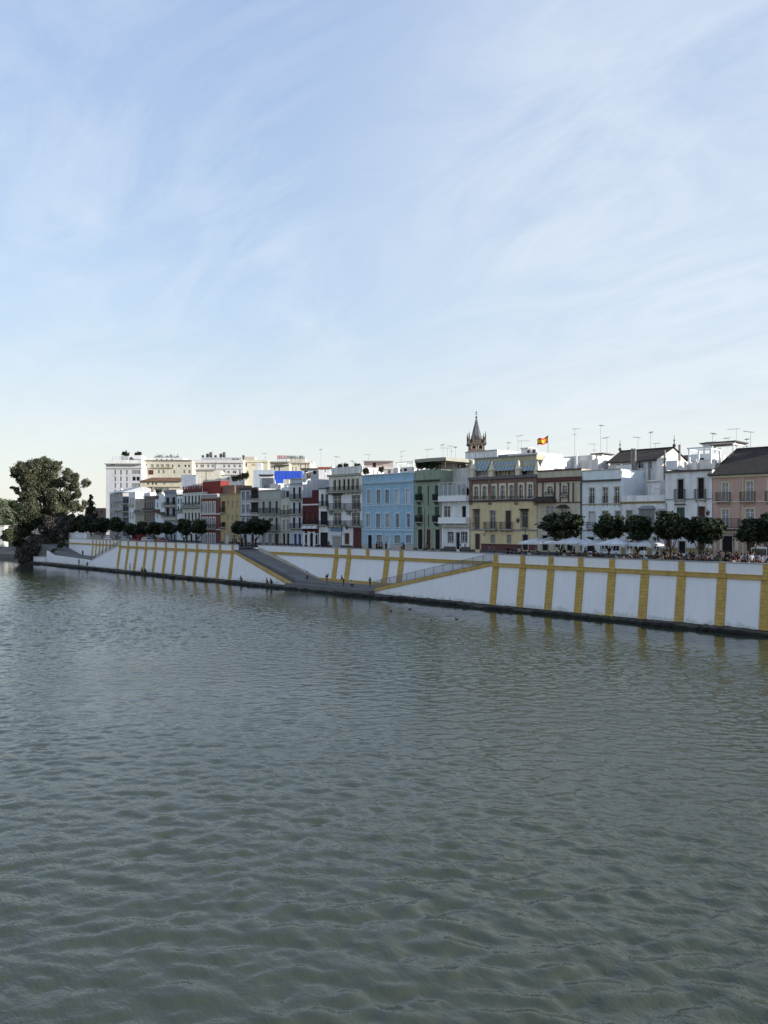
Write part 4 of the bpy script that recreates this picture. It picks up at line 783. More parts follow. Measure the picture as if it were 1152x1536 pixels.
B.blk(684, stucco('roofgrey', (.45, .46, .48), .2), p0=181, p1=193, yo=3, ybot=690.2, depth=6, par=.1, wallname='penthouse_wall')
B.blk(683, WHITE, [], [(201, 213, 689, 690, .2, 'g')], p0=201, p1=212, yo=3, ybot=690.2, depth=6, par=.1, wallname='penthouse_wall')
railing(B.g.lx(165) + .3, B.g.lx(181), 2, B.g.z(690, 173), B.g.z(684.5, 173), 0, 1.1, .05).build('roof_railing', GREYP, B.root)
WARM = stucco('warmcream', (.54, .51, .42), .15)
B = bgh('apartment_building', 'long cream apartment block with a brown roof stripe behind the white houses', 'building', 213.3, 288, 290, 691, WARM,
    [((218, 228, 236, 243), 5, 696.5, 700.5, 's', None), ((251,), 6, 696.5, 700.5, 's', None), ((259, 268.5, 278, 283.5), 2.4, 697, 700.5, 'k', None), ((226,), 8, 705, 712, 'm', None), ((238, 245), 3, 705, 710, 's', None), ((261, 276), 3, 705, 710, 'd', None), ((219, 284), 3, 705, 710, 's', None)], [(213, 288, 690, 691.2, .6, 's'), (226, 262, 701, 702, .8, 'c')])
B.blk(686.5, WHITE, [((235, 242, 250, 258), 2.5, 688.5, 690.8, 'k', None)], p0=223, p1=275, yo=2.5, ybot=691, depth=9, par=.1, wallname='penthouse_wall')
for i, p in enumerate((233, 236.5, 240, 244, 250, 256, 261, 266)):
    m = MB(); g = B.g.shift(4); xx = g.lx(p); z0 = g.z(687, p); m.box(xx - .5, xx + .5, 4, 5, z0, z0 + .5 + (i % 3) * .35); m.tube((xx, 4.5, z0 + .3), (xx, 4.5, z0 + 1.2 + (i % 2) * .6), .12); m.build('roof_vent', GREYP, B.root)
B = bgh('tiled_house', 'long low house under a brown tiled roof in front of the cream apartment block', 'house', 210, 272, 262, 722, stucco('lowcream', (.55, .50, .40), .2), [((222, 229, 234), 2.5, 724, 727, 'k', None), ((246,), 3, 724, 727, 'd', None), ((236,), 34, 732, 737, 's', None)], [(210, 272, 729, 731, .4, CREAM)], depth=9, par=.02)
g = B.g; m = MB(); a, b, ze, zr = -.5, g.lx(272) + .3, g.z(722, 240), g.z(715.3, 240); m.prism([(a, -.7, ze), (b, -.7, ze), (b, 9.5, ze), (a, 9.5, ze)], [(a + 3.4, 4, zr), (b, 4, zr), (b, 5, zr), (a + 3.4, 5, zr)]); m.build('roof', TILE_RED, B.root)
B = bgh('apartment_building', 'white apartment block with dark window pairs and roof plant in the skyline', 'building', 288.3, 365, 295, 690, stucco('blockwhite', (.60, .59, .58), .15),
    [((295,), 3, 697, 701, 's', None), ((303,), 6, 697, 701, 's', None), ((312, 319), 3, 697, 701, 's', None), ((336, 343, 351.5, 359.5), 3.6, 697, 701, 'd', None), ((336,), 3.6, 705, 710, 'd', None), ((342.5,), 4, 706.5, 709.5, 's', None), ((351.5,), 6, 706, 710, 'd', None), ((359.5,), 3, 705, 711, 'd', None)], [(288, 365, 694, 694.8, .5, 's'), (288, 365, 703, 703.8, .2, 's')])
B.blk(686, stucco('roofgrey', (0, 0, 0)), [((350, 356), 5, 688, 689.5, 'k', None)], p0=302, p1=362, yo=3, ybot=690, depth=8, par=.1, wallname='penthouse_wall')
for i, p in enumerate((303, 310, 315, 322, 330, 335, 364)):
    m = MB(); g = B.g.shift(4); xx = g.lx(p); z0 = g.z(686.3, p); r = .5 + .3 * (i % 3); m.tube((xx - .2, 4.5, z0 + r), (xx + .6, 4.5, z0 + r), r, r, 0, 10); m.box(xx - .1, xx + .5, 4.2, 4.8, z0 - .4, z0 + .3); m.build('water_tank', DARKSLAB, B.root)
m = MB(); g = B.g.shift(4); xx = g.lx(337.5); m.tube((xx, 4.5, g.z(686, 337)), (xx, 4.5, g.z(677, 337)), .12, .05); m.build('mast', GREYP, B.root)
B = bgh('apartment_building', 'pale yellow apartment block catching the sun right of the white block', 'building', 365.4, 402, 299, 690, stucco('paleyellow', (.60, .55, .43), .12), [((367.5, 369.5), 1.6, 695, 700, 'm', None), ((366.5, 370.5), 2, 706, 711, 'd', None), ((383,), 12, 696.5, 699, 't', None)], [(365, 402, 693, 694, .4, 'c')])
B.blk(685, WARM, p0=366, p1=382, yo=2, ybot=690, depth=6, par=.1, wallname='penthouse_wall')
B = bgh('rooftop_house', 'warm cream rooftop block above the battlemented terrace', 'building', 294, 331, 238, 706, stucco('rooftop cream', (.62, .58, .48), .2), [((309,), 1.2, 707, 722, 's', None)], [(294, 322, 705, 706.4, .4, 's')], depth=6)
m = MB(); g = B.g; xx = g.lx(321); m.tube((xx, 2, g.z(724, 321)), (xx, 2, g.z(695, 321)), .28); m.box(xx - .5, xx + .6, 1.6, 2.4, g.z(695, 321), g.z(693, 321)); m.build('flue', GREYP, B.root)
bgh('rooftop_house', 'blue-grey rooftop block left of the warm cream one', 'building', 272, 293.7, 236, 712, stucco('bluegrey', (.30, .33, .40), .2), [((291.5,), 1.5, 709, 714, 'k', None)], depth=6)
bgh('rooftop_house', 'pale tiled rooftop block above the ochre house', 'building', 331.5, 362, 232, 713, WHITE2, [((342, 352), 3, 716, 720, 's', None)], [(331, 362, 712, 713, .2, 's')], depth=6)
B = bgh('apartment_building', 'cream apartment block with lettering on its roof', 'building', 434, 465, 232, 693, stucco('blockcream', (.60, .57, .48), .15), [((439, 444), 1.6, 700, 706, 's', None), ((451, 458, 462), 1.5, 696, 705, 't', None)], [(432, 466, 694.5, 695.8, .5, 's')])
B.blk(687, stucco('blockcream', (0, 0, 0)), p0=435, p1=457, yo=2, ybot=693, depth=7, par=.1, wallname='penthouse_wall')
bgh('apartment_building', 'low sunlit cream block with black door slots behind the blue tarpaulin', 'building', 405.5, 433.6, 226, 694, WARM, [((412, 418.5), 1.6, 699.5, 706, 'k', None), ((436,), 3, 702, 706, 'k', None)], [(405, 434, 692.5, 694.5, .8, 's'), (412, 434, 697.3, 698.4, .8, 'k')])
# lettering on the roof: rows of illegible characters standing on a frame
def roofletters(label, px0, px1, ytop, ybot, Y, mt, nlet, seed):
    P0, P1 = at(px0, Y), at(px1, Y); f = Face(P0, P1 - P0); z0, z1 = zY(ybot, Y), zY(ytop, Y)
    r = empty('roof_sign', (P0.x, P0.y, z0), math.atan2(f.d.y, f.d.x)); tag(r, label, 'sign'); w = (P1 - P0).length; rg = random.Random(seed); h = z1 - z0
    for i in range(nlet):
        a = w * i / nlet; b = a + w / nlet * .78; t = .16 * h; m = MB(); m.box(a, a + t, 0, .2, .1, h)
        if rg.random() < .7: m.box(b - t, b, 0, .2, .1, h)
        for zz in rg.sample([.1, .45, .84], 2): m.box(a + t, b - t, .01, .19, zz * h, zz * h + t)
        m.build('letter', mt, r)
    m = MB(); m.box(0, w, .22, .3, .05, .15); m.box(0, w, .22, .3, h * .5, h * .5 + .08)
    for i in range(5): xx = w * i / 4; m.box(xx - .05, xx + .05, .22, .3, -1.6, h)
    m.build('frame', GREYP, r)
roofletters('red and white rooftop letters, too small to read, left of the black ones', 416, 429, 683, 688.5, 229, mat('sign_red', (.45, .20, .20), .6, .1), 5, 4)
roofletters('black rooftop letters, too small to read, right of the red ones', 430, 457, 683.5, 688, 231, IRON, 9, 9)
# roof-top volumes right behind the street fronts
B = bgh('rooftop_house', 'pale blue-grey rooftop hut beside the ribbed white shed', 'building', 380, 411, 196, 705, stucco('paleblue', (.42, .48, .54), .15), [((398,), 2.6, 683 + 12, 704, 'k', None)], depth=5)
B.blk(694, WHITE2, p0=383, p1=392, yo=1, ybot=705, depth=3, par=.1, wallname='chimney')
B = bgh('rooftop_shed', 'ribbed white rooftop shed with a dark eave and satellite dish', 'shed', 389.5, 410.7, 186, 713, CLEAN, [], [(387.5, 411, 711.8, 713.6, .6, 'k')], depth=5, par=.02)
g = B.g
m = MB()
for i in range(9): xx = g.lx(393.5) + i * (g.lx(408.5) - g.lx(393.5)) / 8; m.box(xx - .07, xx + .07, -.12, -.003, g.z(732, 400), g.z(717, 400))
m.build('rib', PANE['s'], B.root); m = MB(); m.ball((g.lx(398), -.5, g.z(729.5, 398)), .45, 0, 12, 8, (1, .3, 1)); m.tube((g.lx(398), -.4, g.z(734, 398)), (g.lx(398), -.4, g.z(730, 398)), .05); m.build('satellite_dish', GREYP, B.root)
# tarpaulin
P0, P1 = at(411.5, 181), at(452, 181); f = Face(P0, P1 - P0); w = (P1 - P0).length; z0, z1 = zY(719, 181), zY(706.3, 181); r = empty('tarpaulin', (P0.x, P0.y, z0), math.atan2(f.d.y, f.d.x)); tag(r, 'bright blue tarpaulin hung along a rooftop scaffold', 'tarpaulin')
m = MB(); K = 40; rg = random.Random(2); off = [.02 * math.sin(i * 1.3) + rg.uniform(-.015, .015) for i in range(K + 1)]
for j in range(4):
    for i in range(K):
        a, b = w * i / K, w * (i + 1) / K; q0, q1 = (z1 - z0) * j / 4, (z1 - z0) * (j + 1) / 4; s0, s1 = (1 - j / 4), (1 - (j + 1) / 4)
        m.poly([(a, off[i] * s0, q0), (b, off[i + 1] * s0, q0), (b, off[i + 1] * s1, q1), (a, off[i] * s1, q1)])
m.poly([(0, 0, z1 - z0), (w, 0, z1 - z0), (w, 3.5, z1 - z0 - .2), (0, 3.5, z1 - z0 - .2)]); m.poly([(w, 0, 0), (w, 3.5, 0), (w, 3.5, z1 - z0 - .2), (w, 0, z1 - z0)])
TB = mat('blue_sheet', (.035, .10, .55), .45, .15, 1.5, .3, 2); m.build('sheet', TB, r)
m = MB(); a = (at(420, 181) - P0).dot(f.d); m.prism([(a - .7, -.1, -2.6), (a + .6, -.1, -2.6), (a + .6, 0, -2.6), (a - .7, 0, -2.6)], [(a - 1.2, -.1, .1), (a + .8, -.1, .1), (a + .8, 0, .1), (a - 1.2, 0, .1)]); m.build('loose_flap', TB, r)
m = MB()
for xx in (0, w * .2, w * .5, w * .75, w): m.box(xx - .06, xx + .06, .16, .28, -3, z1 - z0 + (.6 if xx == w * .2 else 0))
m.build('scaffold', GREYP, r)
B = bgh('rooftop_house', 'grey rooftop terrace with small openings beside the tarpaulin', 'building', 452, 477.7, 196, 704, stucco('roofgrey', (0, 0, 0)), [((459, 472), 5, 706, 711, 'k', None)], [(450, 478, 702.5, 704, .6, 'k')], depth=6)
B = bgh('rooftop_house', 'small white rooftop block with a red roof edge', 'building', 478, 496, 192, 702.5, WHITE, [((488,), 1.5, 705, 708, 's', None)], [(477, 496.5, 700.5, 703.5, .4, mat('red_edge', (.42, .13, .08), .8, .2))], depth=6)
B = bgh('rooftop_house', 'flat-roofed pinkish penthouse with a dark window above the blue house', 'building', 546, 590, 172, 692.5, stucco('pinkgrey', (.48, .40, .38), .15), [((561.5,), 5, 694, 701, 'm', None)], [(542, 592, 690.8, 692.8, 1.2, CLEAN), (545, 590, 701.5, 704, .3, 'w')], depth=8)
h = House('roof_terrace', 'rooftop terrace with white pergola beams above the blue house', 'terrace', 590, 621, n=24); h.blk(701, WHITE2, [((600, 608), 5, 703, 707, 'k', None)], depth=6, par=.6); pergola(h, 596, 620, 694.5, 702, 1.5, 3, .07)
h = House('roof_house', 'big white windowless rooftop block below the church tower', 'building', 698, 746, n=33); h.blk(676.5, WHITE, [], [(698, 746, 676, 677.2, .12, 's')], depth=9); m = railing(h.g.lx(717), h.g.lx(745), -.8, h.g.z(688, 730), h.g.z(678, 730), 0, 1.6, .03); m.build('railing', GREYP, h.root)
h = House('roof_house', 'white rooftop block with slatted black vents above the yellow house', 'building', 746.5, 807, n=29); h.blk(680, WHITE, [((754.5, ), 14, 681, 687, 'k', None)], depth=8)
for p in (793.5, 801.5):
    m = MB(); g = h.g; xx = g.lx(p); z0 = g.z(681.5, p); m.box(xx - .45, xx + .45, -.1, .4, z0, z0 + .95); m.tube((xx, -.14, z0 + .48), (xx, -.1, z0 + .48), .36, .36, 0, 12); o = m.build('air_conditioner', CLEAN, h.root); m = MB(); m.tube((xx, -.17, z0 + .48), (xx, -.145, z0 + .48), .3, .3, 0, 12); m.build('fan_grille', DARKSLAB, o)
m = MB(); g = h.g; a, b = g.lx(777), g.lx(787); m.box(a, b, 1, 3, g.z(681, 782), g.z(672, 782)); m.box(a - .2, b + .2, .8, 3.2, g.z(672, 782), g.z(671, 782)); m.build('chimney', WHITE2, h.root)
h = House('roof_house', 'white rooftop block with a slender white mast above the cream house', 'building', 842, 889, n=27); h.blk(684, WHITE2, depth=8); h.blk(695, WHITE, p0=862, p1=889, yo=-1.2, ybot=708, depth=1.15, par=.02, wallname='upper_wall')
m = MB(); xx = h.g.lx(872); m.tube((xx, -1.4, h.g.z(706, 872)), (xx, -1.4, h.g.z(680, 872)), .12); m.build('mast', CLEAN, h.root)
h = House('roof_house', 'sunlit cream rooftop block with a dark slatted canopy', 'building', 889.5, 913, n=31); h.blk(692, WHITE, depth=8); pergola(h, 891, 903, 684, 692, 1, 3, .07, DARKSLAB)
h = House('tiled_house', 'distant dark tiled roof between the gabled house and the pergola', 'house', 1012, 1056, n=40); h.blk(690, WHITE, depth=9, par=.02); g = h.g; m = MB(); a, b, ze, zr = -.4, g.lx(1056), g.z(690.5, 1035), g.z(679, 1035); m.prism([(a, -.5, ze), (b, -.5, ze), (b, 9, ze), (a, 9, ze)], [(a, 4, zr), (b, 4, zr), (b, 4.8, zr), (a, 4.8, zr)]); m.build('roof', TILE_DARK, h.root)
h = House('roof_house', 'white garden roof with pillars and dark planters above the arcade gallery', 'terrace', 497, 545, n=23); h.blk(703, WHITE2, [((504,), 5, 705, 709, 'k', None)], depth=6)
m = MB(); g = h.g
for p in (498, 506, 514, 522, 531, 544): xx = g.lx(p); m.box(xx - .3, xx + .3, -.1, .4, g.z(706, p), g.z(699, p))
m.build('pillar', CLEAN, h.root)
bgh('house', 'brown far house peeping between the big tree and the tall white block', 'house', 141, 158.5, 330, 762, stucco('farbrown', (.20, .15, .13), .3), [((146, 152), 2, 766, 770, 'k', None)], depth=10)
bgh('building', 'long pale building low behind the skyline roofs', 'building', 402, 470, 300, 692, WHITE2, [((408, 415), 2, 696, 699, 'd', None)], depth=10)

# ------------------------------------------------------------------ church tower
Yt = 200; c = at(714.5, Yt); t = empty('church_tower', (c.x, c.y, ZS), YAW); tag(t, 'brick church tower with a grey pointed spire and corner pinnacles', 'church tower')
zt = lambda y: zY(y, Yt) - ZS
TB2 = brickmat('tower_brick', (.18, .11, .08), (.14, .085, .06), (.20, .16, .12), 3); SL = mat('spire_tiles', (.13, .14, .15), .6, .4, 2, .5, 6); TS = mat('tower_stone', (.15, .125, .10), .9, .35, 2)
m = MB(); hw = 1.9; m.box(-hw, hw, -hw, hw, 0, zt(676))
for s in (-1, 1):
    m.box(s * hw - .25, s * hw + .25, -hw - .12, -hw + .3, 0, zt(676)); m.box(s * hw - .25, s * hw + .25, hw - .3, hw + .12, 0, zt(676))
m.build('shaft', TB2, t)
m = MB(); z0, z1 = zt(676), zt(668.5)
ops = [(-1.35, -.35, z0 + .25, z0 + 1.15), (.35, 1.35, z0 + .25, z0 + 1.15)]
wall_mesh(m, -hw, hw, z0, z1, -hw, 2 * hw, ops, .05); bel = m.build('belfry', TB2, t)
for a, b, c0, d0 in ops:
    opening_window(bel, (a, b, c0, d0, True), 'k', 's', 'window', -hw, .14)
m = MB(); m.box(-hw - .35, hw + .35, -hw - .35, hw + .35, z1, z1 + .3); m.box(-hw - .5, hw + .5, -hw - .5, hw + .5, z1 + .303, z1 + .5); m.build('cornice', TS, t)
zz = z1 + .5; m = MB(); z2 = zt(660.5); o2 = [(-1.55 + i * .8, -1.05 + i * .8, zz + .35, z2 - .35) for i in range(4)]; wall_mesh(m, -hw, hw, zz, z2, -hw, 2 * hw, o2, .1); m.build('gallery', TS, t); m = railing(-hw - .05, hw + .05, hw + .05, z2, z2 + .7, 2 * hw + .1, .4, .07); m.build('balustrade', TS, t); zz = z2
m = MB(); m.prism([(1.75 * math.cos(a), 1.75 * math.sin(a), zz) for a in [math.pi / 8 + i * math.pi / 4 for i in range(8)]], [(1.7 * math.cos(a), 1.7 * math.sin(a), zt(659)) for a in [math.pi / 8 + i * math.pi / 4 for i in range(8)]]); m.build('drum', TS, t)
m = MB(); A = [(1.45 * math.cos(a), 1.45 * math.sin(a), zt(659)) for a in [math.pi / 8 + i * math.pi / 4 for i in range(8)]]; m.prism(A, [(p[0] * .07, p[1] * .07, zt(627.5)) for p in A])
for p in A: m.tube((p[0], p[1], p[2]), (p[0] * .07, p[1] * .07, zt(627.5)), .09, .04, 0, 4)
sp = m.build('spire', SL, t)
m = MB(); m.ball((0, 0, zt(626)), .28); m.tube((0, 0, zt(627.5)), (0, 0, zt(617)), .07, .03); m.ball((0, 0, zt(618.5)), .2); m.box(-.45, .45, -.03, .03, zt(621.5), zt(621)); m.build('weather_vane', IRON, sp)
for i, (x, y) in enumerate([(s * (hw + .2), q * (hw + .2)) for s in (-1, 1) for q in (-1, 1)] + [(-1.1, -hw - .2)]):
    m = MB(); k = .15; h0 = zz - 1.4; m.box(x - k, x + k, y - k, y + k, h0, h0 + 2.3); m.prism([(x - k * 1.2, y - k * 1.2, h0 + 2.3), (x + k * 1.2, y - k * 1.2, h0 + 2.3), (x + k * 1.2, y + k * 1.2, h0 + 2.3), (x - k * 1.2, y + k * 1.2, h0 + 2.3)], [(x - .02, y - .02, h0 + 3.6), (x + .02, y - .02, h0 + 3.6), (x + .02, y + .02, h0 + 3.6), (x - .02, y + .02, h0 + 3.6)]); m.ball((x, y, h0 + 3.0), .12); m.build('pinnacle', TS, t)

# ------------------------------------------------------------------ foliage
def leafmat(name, c1, c2, rough=.6):
    m = bpy.data.materials.new(name); m.use_nodes = True; nt = m.node_tree; b = nt.nodes['Principled BSDF']; b.inputs['Roughness'].default_value = rough; b.inputs['Specular IOR Level'].default_value = .25
    g = N(nt, 'ShaderNodeNewGeometry'); n = N(nt, 'ShaderNodeTexNoise', inp={'Scale': .5, 'Detail': 3}); L(nt, g, 'Position', n, 'Vector')
    a = mth(nt, 'MULTIPLY', (g, 'Random Per Island'), vb=.45); q = mth(nt, 'ADD', (a, 0), (n, 0)); r = ramp(nt, [(.42, c1), (.95, c2)]); L(nt, q, 0, r, 0); L(nt, r, 0, b, 'Base Color')
    MC[name] = m; return m
def leaves(blobs, count, size, seed, droop=0., elong=1.6, shell=.45):
    """blobs: (x, y, z, rx, ry, rz); many small leaf sprays scattered through the volume of each blob"""
    rng = np.random.default_rng(seed); B_ = np.array(blobs, float); wgt = (B_[:, 3] * B_[:, 4] * B_[:, 5]) ** (2 / 3); idx = rng.choice(len(B_), count, p=wgt / wgt.sum()); b = B_[idx]
    d = rng.normal(size=(count, 3)); d /= np.linalg.norm(d, axis=1)[:, None]; rr = (shell + (1 - shell) * rng.random(count) ** .55) * (1 + .16 * rng.normal(size=count))
    c = b[:, :3] + d * rr[:, None] * b[:, 3:6]
    n = d + rng.normal(size=(count, 3)) * .8; n /= np.linalg.norm(n, axis=1)[:, None]
    u = np.cross(n, rng.normal(size=(count, 3))); u[:, 2] -= droop * 1.5; u -= n * (u * n).sum(1)[:, None]; u /= np.linalg.norm(u, axis=1)[:, None]; v = np.cross(n, u)
    s = size * (.55 + .9 * rng.random(count))[:, None]; u = u * s * elong * .5; v = v * s * .5; k = n * s * .12
    P = np.stack([c - u, c - u * .15 + v + k, c + u, c - u * .15 - v + k], 1).reshape(-1, 3)
    me = bpy.data.meshes.new('leaves'); me.vertices.add(len(P)); me.vertices.foreach_set('co', P.ravel()); me.loops.add(len(P)); me.loops.foreach_set('vertex_index', np.arange(len(P), dtype=np.int32))
    me.polygons.add(count); me.polygons.foreach_set('loop_start', np.arange(0, len(P), 4, dtype=np.int32)); me.polygons.foreach_set('loop_total', np.full(count, 4, dtype=np.int32)); me.update(calc_edges=True); return me
BARK = mat('bark', (.07, .055, .04), .95, .4, 3, .5)
ORANGE = leafmat('orange_tree_leaves', (.006, .010, .005), (.030, .042, .016))
def citrus(seed):
    rg = random.Random(seed); bl = [(0, 0, 0, .62, .62, .6)]
    for i in range(22):
        a = rg.uniform(0, 6.28); e = rg.uniform(-1.1, 1.3); r = rg.uniform(.48, .78); bl.append((math.cos(a) * math.cos(e) * r, math.sin(a) * math.cos(e) * r, math.sin(e) * r, *[rg.uniform(.24, .42)] * 3))
    return leaves(bl, 6500, .115, seed, 0, 1.5, .1)
CM = [citrus(s) for s in (1, 2, 3, 4)]
for q in CM: q.materials.append(ORANGE)
def citrus_tree(px, n, wpx, ytop, ybot, label, k, lean=0):
    Pt, Y = plane(n).hit(px); w = wpx * 1.14 * Y / FPX / 2; z1, z0 = zY(ytop, Y), zY(ybot, Y); zc = (z0 + z1) / 2; rz = (z1 - z0) / 2
    r = empty('orange_tree', (Pt.x, Pt.y, ZS), k * 1.7); tag(r, label, 'tree', 'clipped orange trees along the riverside street')
    o = bpy.data.objects.new('crown', CM[k % 4]); COL.objects.link(o); o.parent = r; o.location = (0, 0, zc - ZS); o.scale = (w, w * .95, rz * 1.02)
    m = MB(); h0 = z0 - ZS; fk = min(h0 * .55, 1.3); rg = random.Random(k + 50); m.path([(lean, 0, -.1), (lean * .5, .03, fk * .5), (0, 0, fk)], [.17, .13, .11], 0, 8)
    for i in range(5):
        a = i * 1.3 + rg.random(); m.path([(0, 0, fk), (math.cos(a) * w * .25, math.sin(a) * w * .25, h0 * .9), (math.cos(a) * w * .5, math.sin(a) * w * .5, zc - ZS)], [.09, .055, .03], 0, 6)
    m.build('trunk', BARK, r); return r
for i, (px, n, w, y1, y0, lb) in enumerate([
    (841, 5, 62, 767, 810, 'dark round orange tree standing alone in front of the cream and maroon house'),
    (914, 5, 46, 771, 811, 'orange tree behind the parasols before the pale bluish white house'),
    (957, 5, 50, 774, 812, 'orange tree with a forked trunk right of the last parasol'),
    (1006, 5, 52, 768, 813, 'orange tree with spiky top before the house of two dark balcony doors'),
    (1053, 5, 58, 773, 817, 'broad orange tree left of the pink house entrance'),
    (1126, 5, 52, 776, 817, 'orange tree in front of the pink house'),
    (1160, 5, 52, 771, 820, 'orange tree cut by the right edge of the picture'),
    (362, 8.2, 34, 782, 803, 'smaller left one of the two dark trees at the top of the wide ramp'),
    (384, 8.4, 40, 777, 803, 'larger right one of the two dark trees at the top of the wide ramp'),
    (297, 6, 29, 778, 802, 'orange tree in front of the white arched red house'),
    (276, 6, 29, 779, 803, 'orange tree below the battlemented terrace house'),
    (252, 6, 26, 783, 803, 'orange tree in front of the grey gallery house'),
    (233, 6, 28, 782, 803, 'orange tree in front of the dark grey-brown house'),
    (211, 6, 24, 781, 803, 'orange tree in front of the beige house'),
    (196, 6, 20, 785, 803, 'small orange tree before the slim white house'),
    (174, 8, 30, 776, 800, 'dark orange tree before the grey-white house at the street end'),
    (153, 10, 30, 775, 800, 'dark orange tree right of the far sunlit cream wall'),
    (130, 12, 32, 773, 800, 'dark orange tree behind the far sunlit cream wall')]):
    citrus_tree(px, n, w, y1, y0, lb, i)
EUC = leafmat('eucalyptus_leaves', (.042, .050, .030), (.115, .118, .068)); DKG = leafmat('dark_bush_leaves', (.012, .018, .010), (.04, .05, .022)); TWG = leafmat('bare_twigs', (.034, .032, .030), (.085, .076, .066)); MIDG = leafmat('green_bush_leaves', (.025, .04, .015), (.075, .095, .04))
def blobtree(name, label, cat, blobs, Y, count, size, mt, base, seed, droop=0, elong=1.6, trunkr=.5, yj=3, shell=.3, twig=0):
    rg = random.Random(seed); bl = []; c = at(base[0], Y); zg = base[1]; r = empty(name, (c.x, c.y, zg), YAW); tag(r, label, cat); k = Y / FPX
    for (px, py, rad, *f) in blobs:
        rx = rad * k; rz = rx * (f[0] if f else .85); bl.append(((px - base[0]) * k, rg.uniform(-yj, yj), zY(py, Y) - zg, rx, rx, rz))
        for q in range(4): a, e = rg.uniform(0, 6.28), rg.uniform(-.9, 1.2); rr = rg.uniform(.8, 1.25); kk = rg.uniform(.25, .5); bl.append((bl[-1 - q][0] + math.cos(a) * math.cos(e) * rx * rr, bl[-1 - q][1] + math.sin(a) * math.cos(e) * rx * .6, bl[-1 - q][2] + math.sin(e) * rz * rr, rx * kk, rx * kk, rz * kk))
    me = leaves(bl, count, size, seed, droop, elong, shell); me.materials.append(mt); o = bpy.data.objects.new('crown' if cat == 'tree' else 'foliage', me); COL.objects.link(o); o.parent = r
    m = MB(); top = [b for i, b in enumerate(bl) if i % 5 == 0]
    if trunkr:
        hh = min(b[2] for b in top) ; f1 = (rg.uniform(-.3, .3), 0, max(1.0, hh * .6)); m.path([(0, 0, -.3), f1], [trunkr, trunkr * .75], 0, 8)
        for b in top:
            mid = ((f1[0] + b[0]) * .5 + rg.uniform(-.6, .6), b[1] * .5, f1[2] + (b[2] - f1[2]) * .55); m.path([f1, mid, (b[0], b[1], b[2])], [trunkr * .45, trunkr * .28, trunkr * .08], 0, 6)
        m.build('trunk' if cat == 'tree' else 'stems', BARK, r)
    return r
blobtree('eucalyptus_tree', 'tall spreading eucalyptus towering over the far end of the quay', 'tree',
    [(66, 694, 9), (58, 700, 11), (46, 698, 9), (36, 700, 9), (28, 706, 7), (24, 713, 5), (76, 698, 10), (86, 701, 8), (94, 709, 8), (100, 718, 6), (34, 715, 10), (48, 712, 12), (62, 712, 13), (78, 713, 12), (36, 728, 8), (52, 728, 12), (68, 728, 12), (86, 724, 10), (98, 730, 7), (13, 731, 4, .5), (19, 733, 4, .6), (25, 738, 4, .9), (30, 744, 4), (34, 750, 5), (112, 720, 6), (118, 716, 7), (124, 724, 6, 1.2), (116, 728, 7), (121, 740, 5, 1.4), (110, 732, 6), (121, 738, 3, 1.6), (113, 744, 6), (104, 742, 7), (42, 743, 8), (56, 744, 12), (72, 745, 12), (88, 744, 11), (98, 755, 11), (40, 758, 9), (56, 762, 13), (76, 764, 13), (96, 768, 12), (112, 760, 8, 1.2), (120, 756, 4, 1.6), (48, 775, 10), (68, 778, 12), (90, 780, 10), (124, 764, 4, 1.4)],
    243, 70000, .26, EUC, (66, 5.5), 5, droop=.9, elong=2.4, trunkr=.8, yj=4.0, shell=.0)
blobtree('dark_tree', 'small dark tree leaning out at the left of the eucalyptus', 'tree', [(24, 757, 6), (31, 762, 7), (38, 775, 9), (30, 772, 5)], 236, 4200, .4, DKG, (40, 4), 8, trunkr=.3)
blobtree('conifer', 'small dark conifer between the eucalyptus and the brown far house', 'tree', [(137, 746, 3, 1.4), (137, 755, 5), (136, 764, 7), (137, 774, 8)], 300, 2600, .4, DKG, (137, ZS), 9, trunkr=.25, yj=.5)
blobtree('dense_tree', 'dense dark evergreen mass under the right side of the eucalyptus', 'tree', [(100, 782, 11), (115, 784, 11), (88, 788, 10), (128, 779, 8), (106, 792, 8), (122, 793, 7)], 232, 7500, .38, DKG, (106, ZS), 10, trunkr=.35)
blobtree('bare_bush', 'big leafless purplish bush hanging over the water at the quay end', 'bush', [(80, 790, 13), (70, 800, 13), (88, 802, 12), (60, 815, 14), (78, 818, 13), (50, 825, 13), (66, 832, 10), (45, 838, 8), (84, 785, 9), (38, 832, 7), (95, 790, 7)], 227, 16000, .42, TWG, (66, 2.6), 11, elong=4.5, trunkr=.25, yj=3, shell=.1)
blobtree('green_bush', 'rounded green bush at far left behind the boat ramp', 'bush', [(14, 800, 8), (24, 796, 9), (34, 800, 10), (8, 806, 5), (20, 806, 8)], 262, 6000, .4, MIDG, (20, 4.2), 12, trunkr=.2)
blobtree('dark_bush', 'dark shrubbery between the green bush and the bare bush', 'bush', [(40, 795, 11), (50, 785, 12), (36, 812, 11), (46, 808, 11), (30, 820, 6), (60, 778, 9), (40, 824, 8)], 238, 9500, .4, DKG, (42, 2.4), 13, trunkr=.25)
blobtree('bank_shrub', 'low green scrub above the curved low white wall', 'bush', [(84, 826, 4, .7), (78, 829, 4, .7), (90, 819, 4, .7), (94, 813, 3, .8)], 218, 1600, .3, MIDG, (86, 2.4), 14, trunkr=.1, yj=1)
